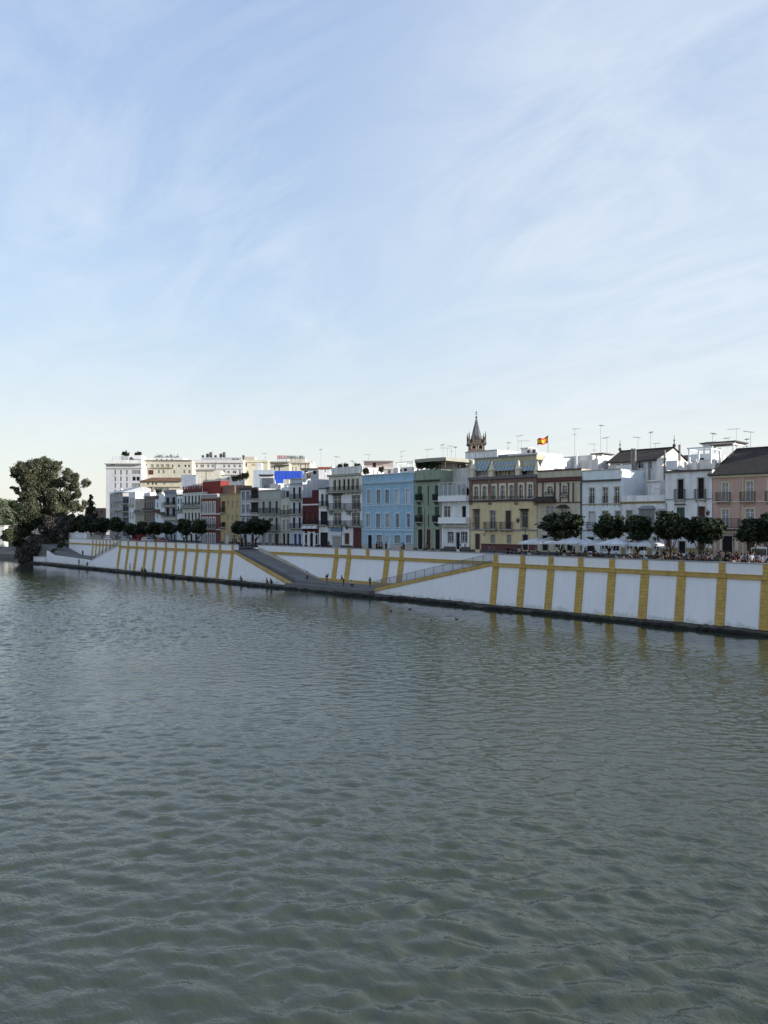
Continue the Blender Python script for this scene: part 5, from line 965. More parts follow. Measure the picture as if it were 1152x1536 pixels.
# far wood over the hill
rng = random.Random(5); bl = []
for i in range(90):
    p = rng.uniform(-40, 42); q = at(p, rng.uniform(780, 1000)); f = max(0, min(1, (40 - p) / 45)); yl = np.interp(p, [a for a, b in prof], [b for a, b in prof]); y = rng.uniform(yl + 1.5, 783); Yq = (q - Vector((CX, CY))).dot(Vector((-SY, CYW))); s = rng.uniform(4, 7); bl.append((q.x, q.y, zY(y, Yq), s, s, s * .7))
me = leaves(bl, 9000, 2.0, 3, 0, 1.3, .5); me.materials.append(leafmat('far_wood_leaves_hazed', (.06, .085, .05), (.15, .165, .10))); o = bpy.data.objects.new('distant_wood', me); COL.objects.link(o); tag(o, 'pale hazy green wood covering the hill at the left edge', 'wood', kind='stuff')  # haze is put into the paler leaf colours
# boat ramp and quay at far left
q0, q1, q2, q3 = at(-3, 262), at(27, 248), at(27, 262), at(-3, 285); m = MB()
m.prism([(q0.x, q0.y, -.5), (q1.x, q1.y, -.5), (q2.x, q2.y, -.5), (q3.x, q3.y, -.5)], [(q0.x, q0.y, 1.2), (q1.x, q1.y, 1.2), (q2.x, q2.y, 3.2), (q3.x, q3.y, 3.2)]); tag(m.build('boat_ramp', mat('old_concrete', (.16, .15, .14), .95, .4, .6, .3)), kind='structure')
P = at(2, 275); r = empty('pump_house', (P.x, P.y, 3), YAW); tag(r, 'small pale square hut on the far bank at the left edge', 'hut'); m = MB(); m.box(-2.4, 1, 0, 3, 0, 7.5); m.build('wall', WHITE2, r); m = MB(); m.box(-2.7, 1.3, -.3, 3.3, 7.503, 7.8); m.build('roof', STONE, r)
# ------------------------------------------------------------------ street furniture
CAN = mat('canvas_white', (.66, .67, .68), .8, .08, 2); POLE = mat('white_pole', (.6, .6, .6), .5, .05)
def parasol():
    r = empty('parasol', (0, 0, 0)); w = 1.75; m = MB(); z0, z1 = 2.35, 3.0; n = 4; c = [(-w, -w), (w, -w), (w, w), (-w, w)]
    for i in range(4):
        a, b = c[i], c[(i + 1) % 4]; mid = ((a[0] + b[0]) / 2 * .97, (a[1] + b[1]) / 2 * .97)
        for p, q in ((a, mid), (mid, b)):
            K = 4
            for k in range(K):
                t0, t1 = k / K, (k + 1) / K; s0, s1 = z0 + (z1 - z0) * (t0 ** .85), z0 + (z1 - z0) * (t1 ** .85)
                m.poly([(p[0] * (1 - t0), p[1] * (1 - t0), s0), (q[0] * (1 - t0), q[1] * (1 - t0), s0 + (.03 if t0 < .9 else 0)), (q[0] * (1 - t1), q[1] * (1 - t1), s1), (p[0] * (1 - t1), p[1] * (1 - t1), s1)])
            m.poly([(p[0], p[1], z0 - .2), (q[0], q[1], z0 - .17), (q[0], q[1], z0 + .0), (p[0], p[1], z0)])
    m.ball((0, 0, z1 + .03), .07); m.build('canopy', CAN, r)
    m = MB(); m.tube((0, 0, 0), (0, 0, z1), .035, .03, 0, 8); m.build('pole', POLE, r); m = MB(); m.box(-.35, .35, -.35, .35, 0, .1); m.build('base', DARKSLAB, r)
    for a, b in c: m = MB(); m.tube((0, 0, z0 + .05), (a * .95, b * .95, z0 - .02), .015); m.build('rib', POLE, r)
    return r
PR = parasol(); PT = tree_of(PR)
for i, (px, n, rz, lb) in enumerate([(804, 4.2, 0, 'white parasol at the far left of the row, before the yellow house'), (822, 4.6, .3, 'white parasol left of the lone round orange tree trunk'), (859, 4.0, 0, 'white parasol just right of the lone round orange tree'), (881, 4.6, .2, 'white parasol touching the one with its right corner lifted, centre of the row'), (901, 4.8, -.1, 'white parasol behind the greyish front parasol'), (924, 2.9, .1, 'nearest greyish white parasol, standing close to the quay edge'), (944, 6.5, .2, 'white parasol half hidden behind the forked orange tree'), (966, 4.6, 0, 'white parasol at the right end of the row')]):
    Pt = plane(n).hit(px)[0]; o = PR if i == 0 else copy_tree(PR, PT); o.location = (Pt.x, Pt.y, ZS); o.rotation_euler.z = rz; o.scale.z = 1 + .03 * (i % 3); tag(o, lb, 'parasol', 'white parasols of the riverside cafe')
def chair():
    r = empty('cafe_chair', (0, 0, 0)); m = MB(); m.box(-.21, .21, -.21, .21, .43, .46); m.build('seat', DARKSLAB, r); m = MB(); m.box(-.21, .21, .19, .22, .55, .86); m.build('backrest', DARKSLAB, r)
    for a in (-.19, .19):
        for b, h_ in ((-.19, .43), (.2, .86)): m = MB(); m.tube((a, b, 0), (a, b, h_), .014, .014, 0, 4); m.build('leg', GREYP, r)
    return r
def table():
    r = empty('cafe_table', (0, 0, 0)); m = MB(); m.tube((0, 0, .72), (0, 0, .75), .38, .38, 0, 14); m.build('tabletop', PANE['s'], r); m = MB(); m.tube((0, 0, .05), (0, 0, .72), .03); m.build('leg', GREYP, r); m = MB(); m.tube((0, 0, 0), (0, 0, .05), .24, .2, 0, 10); m.build('base', DARKSLAB, r); return r
CH, TBL = chair(), table(); CHT, TBT = tree_of(CH), tree_of(TBL); rg = random.Random(21); fc = ft = True; SEATS = []
for px in (798, 812, 828, 850, 862, 876, 890, 903, 916, 930, 946, 960, 974, 988):
    n = rg.uniform(2.6, 5.6); Pt = plane(n).hit(px)[0]; o = TBL if ft else copy_tree(TBL, TBT); ft = False; o.location = (Pt.x, Pt.y, ZS); tag(o, 'small round cafe table among the dark chairs under the white parasols', 'table', 'cafe tables under the parasols')
    for k in range(3):
        a = k * 2.1 + rg.random(); o = CH if fc else copy_tree(CH, CHT); fc = False; o.location = (Pt.x + .75 * math.cos(a), Pt.y + .75 * math.sin(a), ZS); o.rotation_euler.z = a - math.pi / 2; tag(o, 'dark cafe chair pulled up to a small table under the white parasols', 'chair', 'cafe chairs under the parasols'); SEATS.append((o.location.copy(), a - math.pi / 2))
def lamp_post(h_, side):
    r = empty('street_lamp', (0, 0, 0)); m = MB(); m.path([(0, 0, 0), (0, 0, .9), (0, 0, 1.0), (0, 0, h_)], [.13, .1, .06, .04], 0, 8); m.build('pole', IRON, r)
    m = MB(); s = side; pts = [(0, 0, h_ - 1.1), (s * .35, 0, h_ - .75), (s * .8, 0, h_ - .7), (s * 1.1, 0, h_ - .95)]; m.path(pts, [.03] * 4, 0, 6); m.path([(0, 0, h_ - 1.5), (s * .5, 0, h_ - 1.0)], [.02, .02]); m.build('arm', IRON, r)
    m = MB(); x = s * 1.1; m.prism([(x - .14, -.14, h_ - 1.6), (x + .14, -.14, h_ - 1.6), (x + .14, .14, h_ - 1.6), (x - .14, .14, h_ - 1.6)], [(x - .24, -.24, h_ - 1.15), (x + .24, -.24, h_ - 1.15), (x + .24, .24, h_ - 1.15), (x - .24, .24, h_ - 1.15)])
    m.prism([(x - .3, -.3, h_ - 1.147), (x + .3, -.3, h_ - 1.147), (x + .3, .3, h_ - 1.147), (x - .3, .3, h_ - 1.147)], [(x - .05, -.05, h_ - .9), (x + .05, -.05, h_ - .9), (x + .05, .05, h_ - .9), (x - .05, .05, h_ - .9)]); m.build('lantern', DARKSLAB, r); return r
for px, n, yt, side, lb in [(1000, 9, 755, -1, 'black street lamp rising from the spiky topped orange tree'), (1047, 9, 754, 1, 'black street lamp before the two dark balcony doors'), (788, 9, 768, -1, 'black street lamp before the right end of the yellow house'), (637, 9, 762, -1, 'black street lamp before the sage green house'), (414.5, 10, 770, -1, 'black street lamp before the grey-green house'), (705, 9, 778, 1, 'black street lamp between the modern white and yellow houses'), (512, 9, 781, 1, 'black street lamp before the arcade gallery house')]:
    Pt, Y = plane(n).hit(px); o = lamp_post(zY(yt, Y) - ZS, side); o.location = (Pt.x, Pt.y, ZS); o.rotation_euler.z = YAW * .5; tag(o, lb, 'street lamp', 'street lamps along the riverside street')
# antennas
def antenna(px, yt, yb, n, lb, k):
    Pt, Y = plane(n).hit(px); z0, z1 = zY(yb, Y), zY(yt, Y); r = empty('tv_antenna', (Pt.x, Pt.y, z0), k * .9 + YAW); tag(r, lb, 'antenna', 'television antennas on the roofs'); h_ = z1 - z0; m = MB(); m.tube((0, 0, 0), (0, 0, h_), .028, .022, 0, 5); m.build('mast', GREYP, r)
    m = MB(); w = .9 + .3 * (k % 3); m.tube((-w * .4, 0, h_ - .05), (w, 0, h_ - .05 + .15 * (k % 2)), .025, .025, 0, 4)
    for i in range(6): x = -w * .35 + i * w * .25; m.tube((x, -.32, h_), (x, .32, h_), .015, .015, 0, 4)
    if k % 3 == 0:
        for i in range(4): m.tube((-.2 + i * .14, -.25, h_ - 1.0), (-.2 + i * .14, .25, h_ - 1.0), .015, .015, 0, 4)
        m.tube((-.35, 0, h_ - 1.0), (.35, 0, h_ - 1.0), .02, .02, 0, 4)
    m.build('aerial', GREYP, r)
for i, (px, yt, yb, n, w) in enumerate([(862, 643, 690, 30, 'tall thin antenna above the cream and maroon house'), (901, 638, 690, 34, 'tallest antenna, rising left of the dark tiled gabled roof'), (910.5, 656, 690, 34, 'antenna close right of the tallest one'), (891, 666, 695, 30, 'short antenna close left of the tallest one'), (957, 656, 678, 38, 'antenna behind the middle of the dark gabled roof'), (976, 649, 676, 38, 'taller antenna behind the right part of the dark gabled roof'), (983, 665, 677, 40, 'low antenna beside the gable finial'), (1062, 663, 672, 28, 'lowest antenna left of the pergola roof'), (1069, 650, 672, 28, 'antenna with a curved head above the pergola roof'), (1092, 657, 672, 30, 'faint antenna behind the pergola roof'), (1104.5, 643, 674, 30, 'tall antenna at the left end of the pink house ridge'), (1126, 648, 674, 30, 'tall antenna behind the pink house ridge'), (1120, 659, 674, 30, 'short antenna behind the pink house ridge'), (777, 654, 682, 33, 'tall antenna on the chimney above the yellow house'), (782, 661, 674, 33, 'short antenna on the chimney above the yellow house'), (762, 664, 684, 33, 'antenna above the black roof vents'), (664.5, 667, 692, 27, 'antenna with a wide head above the green house canopy'), (671, 672, 692, 28, 'second antenna above the green house canopy'), (677, 669, 692, 29, 'third antenna above the green house canopy'), (683, 671, 692, 30, 'rightmost of the antennas above the green house canopy'), (641, 674, 690, 24, 'single antenna left on the green house canopy'), (602, 677, 700, 25, 'antenna above the pergola terrace'), (504, 685, 704, 25, 'antenna above the white garden roof'), (481.5, 674, 702, 28, 'tall thin antenna above the red roof edge'), (398, 680, 708, 24, 'antenna beside the blue-grey rooftop hut'), (553, 682, 692, 30, 'antenna on the pinkish penthouse'), (529, 692, 706, 24, 'short antenna among the planters of the garden roof')]):
    antenna(px, yt, yb, n, w, i)
# flag
Pt, Y = plane(30).hit(822); z0 = zY(690, Y); r = empty('flagpole', (Pt.x, Pt.y, z0), YAW); tag(r, 'red and yellow flag flying from a pole above the cream house', 'flag'); zt_ = zY(653.5, Y) - z0; m = MB(); m.tube((0, 0, 0), (0, 0, zt_), .05, .035); m.ball((0, 0, zt_), .09); m.build('pole', GREYP, r)
m = MB(); K = 16; fw = 15.5 * Y / FPX; fh = 10.5 * Y / FPX
def fp(u, v): 
    return (-u * fw, .28 * math.sin(u * 7 + v) * (.3 + u), zt_ - .15 - v * fh * (1 - .12 * u) - u * .45 + .12 * math.sin(u * 8 + 1))
for i in range(K):
    for j, (v0, v1, mi) in enumerate(((0, .25, 0), (.25, .5, 1), (.5, .75, 1), (.75, 1, 0))): m.poly([fp(i / K, v1), fp((i + 1) / K, v1), fp((i + 1) / K, v0), fp(i / K, v0)], mi)
fl = m.build('cloth', [mat('flag_red', (.55, .035, .03), .7, .05), mat('flag_yellow', (.80, .48, .03), .7, .05)], r)
m = MB(); c = fp(.40, .5)
for s in (-.03, .03):
    pts = [(fp(.34, .36)[0], c[1] + s, c[2] + .3), (fp(.46, .36)[0], c[1] + s, c[2] + .3), (fp(.46, .6)[0], c[1] + s, c[2] - .1), (fp(.40, .6)[0], c[1] + s, c[2] - .3), (fp(.34, .6)[0], c[1] + s, c[2] - .1)]; m.poly(pts)
m.build('crest', mat('flag_crest', (.55, .25, .05), .7, .05), fl)
# vehicles
def car(name, label, cat, Ln, Hh, Wd, col, loc, rz, van=False, group=None):
    r = empty(name, loc, rz); tag(r, label, cat, group); m = MB(); h = Hh; l = Ln / 2; w = Wd / 2; pm = mat('car_paint_' + name + label[:5], col, .3, .03, spec=.6)
    if van: low = [(-l, .35), (l, .35), (l, .95), (l - .7, 1.08), (-l, 1.15)]; top = [(-l + .05, 1.15), (l - .75, 1.08), (l - 1.55, h - .05), (l - 1.8, h), (-l + .25, h)]
    else: low = [(-l, .3), (l, .3), (l, .65), (l - .9, .85), (-l + .3, .9), (-l, .75)]; top = [(-l + .25, .9), (l - .95, .85), (l - 1.7, h - .03), (l - 2.1, h), (-l + .9, h), ]
    m.prism([(x, -w, z) for x, z in low], [(x, w, z) for x, z in low]); ww = w - .1; m.prism([(x, -ww, z) for x, z in top], [(x, ww, z) for x, z in top]); m.build('body', pm, r)
    q = MB(); zb, zt2 = 1.2 if van else .93, h - .18
    segs = [(-l + .35, -l + 1.5), (-l + 1.6, -l + 2.9), (-l + 3.0, l - 1.65)] if van else [(-l + .8, 0 - .1), (0, l - 1.75)]
    for a, b in segs:
        for s in (-1, 1): q.box(a, b, s * ww - .012, s * ww + .012, zb, zt2)
    q.build('window', PANE['d'], r); q = MB(); x0, x1 = (l - .78, l - 1.5) if van else (l - .98, l - 1.65); q.poly([(x0, -ww + .08, zb - .02), (x0, ww - .08, zb - .02), (x1 + .05, ww - .1, h - .1), (x1 + .05, -ww + .1, h - .1)]); q.build('windscreen', PANE['d'], r)
    for x in (-l + .85, l - .85):
        for s in (-1, 1): q = MB(); q.tube((x, s * w - .1, .32), (x, s * w + .1, .32), .32, .32, 0, 14); o = q.build('wheel', mat('tyre', (.02, .02, .02), .9, .1), r); q = MB(); q.tube((x, s * w + s * .1, .32), (x, s * w + s * .12, .32), .19, .19, 0, 10); q.build('rim', GREYP, o)
    for s in (-1, 1): q = MB(); q.box(l - .05, l + .02, s * (w - .3) - .15, s * (w - .3) + .15, .6, .75); q.build('headlight', CLEAN, r)
Pt = plane(12.6).hit(1142)[0]; car('van', 'white van with dark windows parked before the pink house', 'van', 4.9, 2.15, 1.9, (.62, .62, .60), (Pt.x, Pt.y, ZS), math.pi, True)
for i, (px, c, lb) in enumerate([(166, (.6, .6, .6), 'white car parked under the trees at the far street end'), (177, (.10, .11, .12), 'dark car parked beside the white one at the far street end'), (190, (.35, .36, .38), 'silver car parked left of the small orange tree, far down the street'), (221, (.55, .55, .55), 'pale car parked before the dark grey-brown house'), (241, (.3, .04, .04), 'red car parked between two far orange trees')]):
    Pt = plane(10.4).hit(px)[0]; car('parked_car', lb, 'car', 4.2, 1.45, 1.7, c, (Pt.x, Pt.y, ZS), 0, group='cars parked along the riverside street')
Pt = plane(12).hit(208)[0]; r = empty('kiosk', (Pt.x, Pt.y, ZS)); tag(r, 'red kiosk under the trees before the beige house', 'kiosk'); m = MB(); m.box(-1.8, 1.8, -1, 1, 0, 2.3); m.build('wall', mat('kiosk_red', (.30, .03, .03), .6, .1), r); m = MB(); m.box(-2.1, 2.1, -1.5, 1.2, 2.303, 2.45); m.build('roof', DARKSLAB, r); m = MB(); m.box(-1.3, 1.3, -1.03, -1.003, .95, 1.9); m.build('hatch', PANE['k'], r)
# shrubs on roofs
pm = leaves([(0, 0, .35, .5, .5, .45), (.3, .1, .6, .3, .3, .4), (-.25, -.1, .55, .3, .3, .35)], 420, .16, 77, 0, 1.8, .2); pm.materials.append(DKG)
for i, (px, y, Y, s, lb) in enumerate([(187, 683.8, 289, 1.9, 'dark rooftop shrub on the grey block of the tall white building'), (191, 684, 289, 1.4, 'smaller dark rooftop shrub beside the big one on the tall white building'), (204, 683, 289, 1.2, 'left rooftop shrub at the right end of the tall white building'), (209, 683, 289, 1.5, 'right rooftop shrub at the right end of the tall white building'), (352, 722, 205, 1.6, 'leafy rooftop plants above the ochre house, left tuft'), (360, 720, 205, 1.7, 'leafy rooftop plants above the ochre house, middle tuft'), (368, 718, 205, 1.8, 'leafy rooftop plants above the ochre house, right tuft'), (510, 703, 160, 1.1, 'green planter on the white garden roof, left'), (519, 703, 159, 1.2, 'green planter on the white garden roof, middle'), (536, 703, 157, 1.2, 'green planter on the white garden roof, right'), (549, 711, 146, 1.3, 'shrub on the left corner of the blue house roof'), (572, 708, 146, 1.1, 'shrub in the middle of the blue house roof'), (630, 703, 139, 1.5, 'left bushy plant on the green house terrace'), (639, 702, 138, 1.6, 'second bushy plant on the green house terrace'), (648, 703, 137, 1.5, 'third bushy plant on the green house terrace'), (657, 704, 136, 1.3, 'right bushy plant on the green house terrace'), (698, 743, 131, 1.5, 'dark plant at the right end of the modern white terrace'), (222, 747, 226, 1.6, 'plant on the roof edge of the dark grey-brown house'), (238, 741, 216, 1.6, 'plant on the roof of the small stepped house')]):
    c = at(px, Y); o = empty('roof_plant', (c.x, c.y, zY(y, Y)), i * 1.1); tag(o, lb, 'plant', 'plants on roofs and terraces'); f = bpy.data.objects.new('foliage', pm); COL.objects.link(f); f.parent = o; f.scale = (s, s, s); m = MB(); m.tube((0, 0, -.05), (0, 0, .3), .22, .28, 0, 10); m.build('pot', ROOFF, o)

# ------------------------------------------------------------------ people
def skinned(name, J, E, lvl=1):
    me = bpy.data.meshes.new(name); keys = list(J); me.from_pydata([J[k][:3] for k in keys], [(keys.index(a), keys.index(b)) for a, b in E], []); o = bpy.data.objects.new(name, me); COL.objects.link(o)
    md = o.modifiers.new('s', 'SKIN'); md.use_smooth_shade = True; sv = me.skin_vertices[0].data
    for i, k in enumerate(keys): r = J[k][3]; sv[i].radius = (r, r) if not isinstance(r, tuple) else r; sv[i].use_root = (i == 0)
    md2 = o.modifiers.new('u', 'SUBSURF'); md2.levels = lvl; md2.render_levels = lvl
    dg = bpy.context.evaluated_depsgraph_get(); dg.update(); res = bpy.data.meshes.new_from_object(o.evaluated_get(dg)); bpy.data.objects.remove(o); bpy.data.meshes.remove(me)
    res.polygons.foreach_set('use_smooth', [True] * len(res.polygons)); return res
def pose(kind):
    hz_ = .93 if kind not in ('sit', 'crouch') else (.50 if kind == 'sit' else .32); fy = 0
    lean = {'walk': .04, 'bend': .34, 'sit': .10, 'crouch': .25, 'raise': 0, 'stand': 0}[kind]; k = .51
    J = {'pel': (0, 0, hz_, .115), 'wst': (0, lean * .4, hz_ + .18, .105), 'chs': (0, lean * .8, hz_ + .38, .13), 'nck': (0, lean * 1.05, hz_ + .54, .06), 'jaw': (0, lean * 1.1 + .03, hz_ + .62, .068), 'hd': (0, lean * 1.12 + .01, hz_ + .71, .092), 'crn': (0, lean * 1.12, hz_ + .78, .06)}
    E = [('pel', 'wst'), ('wst', 'chs'), ('chs', 'nck'), ('nck', 'jaw'), ('jaw', 'hd'), ('hd', 'crn')]
    for s, n in ((-1, 'l'), (1, 'r')):
        sh = (s * .19, lean * .95, hz_ + .48)
        if kind == 'raise' and s > 0: el, wr, fi = (.33, .12, hz_ + .70), (.22, .2, hz_ + .92), (.19, .22, hz_ + 1.0)
        elif kind in ('sit', 'crouch'): el, wr, fi = (s * .26, .12 + lean, hz_ + .24), (s * .18, .33, hz_ + .18), (s * .14, .41, hz_ + .15)
        elif kind == 'bend': el, wr, fi = (s * .24, lean + .1, hz_ + .22), (s * .16, lean + .25, hz_ + .05), (s * .13, lean + .30, hz_ - .02)
        else: sw = s * .12 if kind == 'walk' else .02; el, wr, fi = (s * .25, lean * .8 + sw * .4, hz_ + .21), (s * .26, lean + .05 + sw, hz_ - .03), (s * .25, lean + .07 + sw * 1.2, hz_ - .13)
        J['sh' + n] = (*sh, .062); J['el' + n] = (*el, .043); J['wr' + n] = (*wr, .03); J['fi' + n] = (*fi, .026); E += [('chs', 'sh' + n), ('sh' + n, 'el' + n), ('el' + n, 'wr' + n), ('wr' + n, 'fi' + n)]
        if kind == 'sit': hp, kn, an, to = (s * .09, .02, .50), (s * .13, .44, .50), (s * .12, .46, .08), (s * .13, .62, .04)
        elif kind == 'crouch': hp, kn, an, to = (s * .1, .02, .30), (s * .16, .36, .46), (s * .13, .20, .08), (s * .14, .36, .04)
        else: st = s * (.2 if kind == 'walk' else .02); hp, kn, an, to = (s * .09, 0, hz_ - .06), (s * .1, st * .6 + .03, .49), (s * .1, st - .02, .08), (s * .11, st + .13, .04)
        J['hp' + n] = (*hp, .088); J['kn' + n] = (*kn, .058); J['an' + n] = (*an, .04); J['to' + n] = (*to, .036); E += [('pel', 'hp' + n), ('hp' + n, 'kn' + n), ('kn' + n, 'an' + n), ('an' + n, 'to' + n)]
    body = skinned('body', J, E)
    gw = lambda k, a: (*J[k][:3], J[k][3] + a); T = {k: gw(k, .022) for k in ('chs', 'wst', 'pel', 'shl', 'shr', 'ell', 'elr')}; T['nck'] = (J['nck'][0], J['nck'][1], J['nck'][2] - .05, .07)
    shirt = skinned('shirt', T, [('chs', 'wst'), ('wst', 'pel'), ('chs', 'nck'), ('chs', 'shl'), ('chs', 'shr'), ('shl', 'ell'), ('shr', 'elr')])
    U = {k: gw(k, .018) for k in ('pel', 'hpl', 'hpr', 'knl', 'knr', 'anl', 'anr')}; trs = skinned('trousers', U, [('pel', 'hpl'), ('pel', 'hpr'), ('hpl', 'knl'), ('hpr', 'knr'), ('knl', 'anl'), ('knr', 'anr')])
    m = MB(); c = J['hd']; m.ball((c[0], c[1] - .02, c[2] + .035), .108, 0, 10, 7, (.95, 1.02, 1.0)); m.ball((c[0], c[1] - .055, c[2] - .04), .085, 0, 8, 5)
    hair = m.mesh('hair', [], True); return dict(body=body, shirt=shirt, trousers=trs, hair=hair)
POSES = {k: pose(k) for k in ('stand', 'walk', 'raise', 'bend', 'sit', 'crouch')}
for d in POSES.values():
    for q in d.values():
        if not q.materials: q.materials.append(None)
SKIN = mat('skin', (.26, .15, .10), .7, .05); CL = {}
CC = {'white': (.62, .62, .62), 'black': (.02, .02, .022), 'dark blue': (.03, .045, .10), 'grey': (.18, .18, .19), 'red': (.32, .04, .04), 'green': (.12, .17, .11), 'pink': (.50, .28, .26), 'beige': (.42, .34, .25), 'pale blue': (.30, .38, .48), 'brown': (.12, .07, .045), 'maroon': (.14, .035, .04), 'lilac': (.34, .30, .42)}
def cloth(c):
    if c not in CL: CL[c] = mat('cloth_' + c, tuple(v * (.8 if c == 'white' else .45) for v in CC[c]), .9, .15, 6)
    return CL[c]
def person(x, y, z, rz, kind, top, bot, hair, label, group=None, s=1.0):
    r = empty('person', (x, y, z), rz); r.scale = (s, s, s); tag(r, label, 'person', group)
    for part, mt in (('body', SKIN), ('shirt', cloth(top)), ('trousers', cloth(bot)), ('hair', cloth(hair))):
        o = bpy.data.objects.new(part, POSES[kind][part]); COL.objects.link(o); o.parent = r; o.material_slots[0].link = 'OBJECT'; o.material_slots[0].material = mt
    return r
def pp(px, n, z, *a, **k): q = plane(n).hit(px)[0]; return person(q.x, q.y, z, *a, **k)
zr_ = lambda x: np.interp(x, [-103.5, xr1 - .5, xe + 1.2, X(569, NW)], [ZS, ZS - .15, 1.2, .95])
def pr2(px, n, *a, **k): q = plane(n).hit(px)[0]; return person(q.x, q.y, float(zr_(q.x)) - .01, *a, **k)
pr2(461, 3.2, 2.2, 'walk', 'white', 'dark blue', 'black', 'person in a white top and dark trousers walking on the wide ramp')
pr2(490.5, 2.0, 1.0, 'raise', 'black', 'beige', 'black', 'person in a black top with one arm raised, standing on the landing')
pr2(515.5, 1.9, 2.6, 'bend', 'black', 'black', 'black', 'person all in black leaning forward on the landing')
pr2(529, 1.9, 3.0, 'crouch', 'white', 'black', 'black', 'person with a white top crouching on the landing near the water')
pr2(555, 3.4, .2, 'stand', 'green', 'grey', 'brown', 'person in a green top at the foot of the ochre plinth', s=.97)
ZL = .47
pp(363, -.9, ZL, 3.0, 'crouch', 'black', 'beige', 'black', 'person in black with pale trousers sitting alone on the ledge below the wide ramp wall')
pp(402, -.7, ZL, 2.9, 'crouch', 'beige', 'beige', 'brown', 'person in pale clothes sitting next to one in black on the ledge')
pp(408, -.8, ZL, 3.3, 'crouch', 'black', 'black', 'black', 'person in black sitting next to one in pale clothes on the ledge')
pp(195, -.6, ZL, 2.6, 'stand', 'beige', 'grey', 'brown', 'person in beige standing on the ledge before the pilastered wall')
pp(214, -.8, ZL, 3.1, 'crouch', 'pink', 'black', 'brown', 'person in pink sitting on the ledge left of a darker one')
pp(219, -.8, ZL, 3.1, 'crouch', 'dark blue', 'black', 'black', 'person in dark blue sitting on the ledge right of the one in pink')
pp(131.5, -.6, ZL, 3.6, 'sit', 'black', 'black', 'black', 'person in black perched at the tip of the far triangular wall')
pp(118.5, -.2, ZL, 2.0, 'stand', 'grey', 'grey', 'black', 'thin grey person standing before the low curved white wall')
pp(124, 4.6, 2.45, 1.4, 'walk', 'black', 'black', 'black', 'person in black walking up the far ramp')
# seated people at the cafe
rg = random.Random(33); cols = ['red', 'white', 'black', 'dark blue', 'grey', 'pale blue', 'maroon', 'pink', 'beige']
wh = ['at the leftmost cafe table', 'under the second parasol', 'beside the lone orange tree', 'at a table in the middle of the cafe', 'under the centre parasols', 'below the greyish parasol', 'at a table right of the greyish parasol', 'near the forked orange tree', 'at the right end of the cafe']
used = set()
for i in range(0, len(SEATS), 2):
    loc, a = SEATS[i]; c = cols[(i // 2) % len(cols)]; w = wh[min(8, i * 9 // len(SEATS))]; 
    j = 0
    while (c, w) in used: j += 1; c = cols[(i // 2 + j) % len(cols)]
    used.add((c, w)); person(loc.x, loc.y + 0, ZS - .02, a + math.pi, 'sit', c, rg.choice(['black', 'dark blue', 'grey']), rg.choice(['black', 'brown']), f'person in a {c} top seated {w}', 'people seated at the riverside cafe')
# standing crowd behind the parapet, right
crowd = [(994, 'beige', 'beige', 'walk', 'before the left trunk'), (1022, 'brown', 'beige', 'stand', 'left of the white haired one'), (1031, 'grey', 'black', 'stand', ''), (1040, 'dark blue', 'black', 'stand', 'before the brown door'), (1049, 'beige', 'brown', 'stand', ''), (1055, 'pink', 'brown', 'walk', ''), (1060, 'beige', 'maroon', 'stand', ''), (1068, 'white', 'dark blue', 'raise', ''), (1078, 'green', 'green', 'stand', ''), (1089, 'black', 'black', 'stand', ''), (1094, 'dark blue', 'grey', 'walk', ''), (1101, 'maroon', 'white', 'stand', ''), (1107, 'maroon', 'beige', 'stand', ''), (1112, 'white', 'grey', 'walk', ''), (1117, 'grey', 'black', 'stand', ''), (1122, 'lilac', 'white', 'stand', ''), (1127, 'white', 'grey', 'stand', ''), (1133, 'pale blue', 'beige', 'walk', ''), (1139, 'lilac', 'black', 'stand', ''), (1143, 'pale blue', 'black', 'stand', ''), (1149, 'brown', 'black', 'bend', '')]
lbs = ['person in beige walking before the spiky topped orange tree', 'person in brown just left of the white-haired one', 'white-haired person in grey near the broad orange tree', 'person in dark blue between the white-haired one and the beige pair', 'person in a beige top and brown trousers, left of the one in pink', 'person in a pink top beside the broad orange tree trunk', 'person in a beige top and maroon trousers just left of the white shirt', 'person in a bright white shirt with an arm raised before the pink house corner', 'person in a long green outfit right of the one in the white shirt', 'person all in black at the left of the pink house entrance', 'person in dark blue and grey before the pink house entrance', 'person in maroon top and white trousers', 'person in maroon top and beige trousers', 'person in a white top and grey trousers left of the van', 'person in grey behind the parapet at the rear of the van', 'person in lilac and white before the van', 'person in white and grey before the van windows', 'person in pale blue and beige before the van', 'person in lilac and black at the front of the van', 'person in pale blue top and black trousers at the right of the crowd', 'person in brown bending forward at the right edge']
for i, ((px, t, b, k, _), lb) in enumerate(zip(crowd, lbs)):
    pp(px, rg.uniform(2.2, 4.4), ZS, rg.uniform(0, 6.2), k, t, b, 'white' if i == 2 else rg.choice(['black', 'brown', 'black']), lb, 'people standing on the promenade at right', s=rg.uniform(.94, 1.05))
for i in range(26):      # darker figures deeper in the crowd and among the chairs
    px = rg.uniform(985, 1152) if i < 18 else rg.uniform(840, 905); pp(px, rg.uniform(4.8, 9), ZS, rg.uniform(0, 6.2), rg.choice(['stand', 'walk', 'stand']), rg.choice(['black', 'dark blue', 'black', 'grey']), 'black', 'black', 'dark clothed person standing deep in the shaded street behind the front row of people' if i < 18 else 'dark clothed person standing among the parasols', 'shaded people behind the front row' if i < 18 else 'shaded people among the parasols')
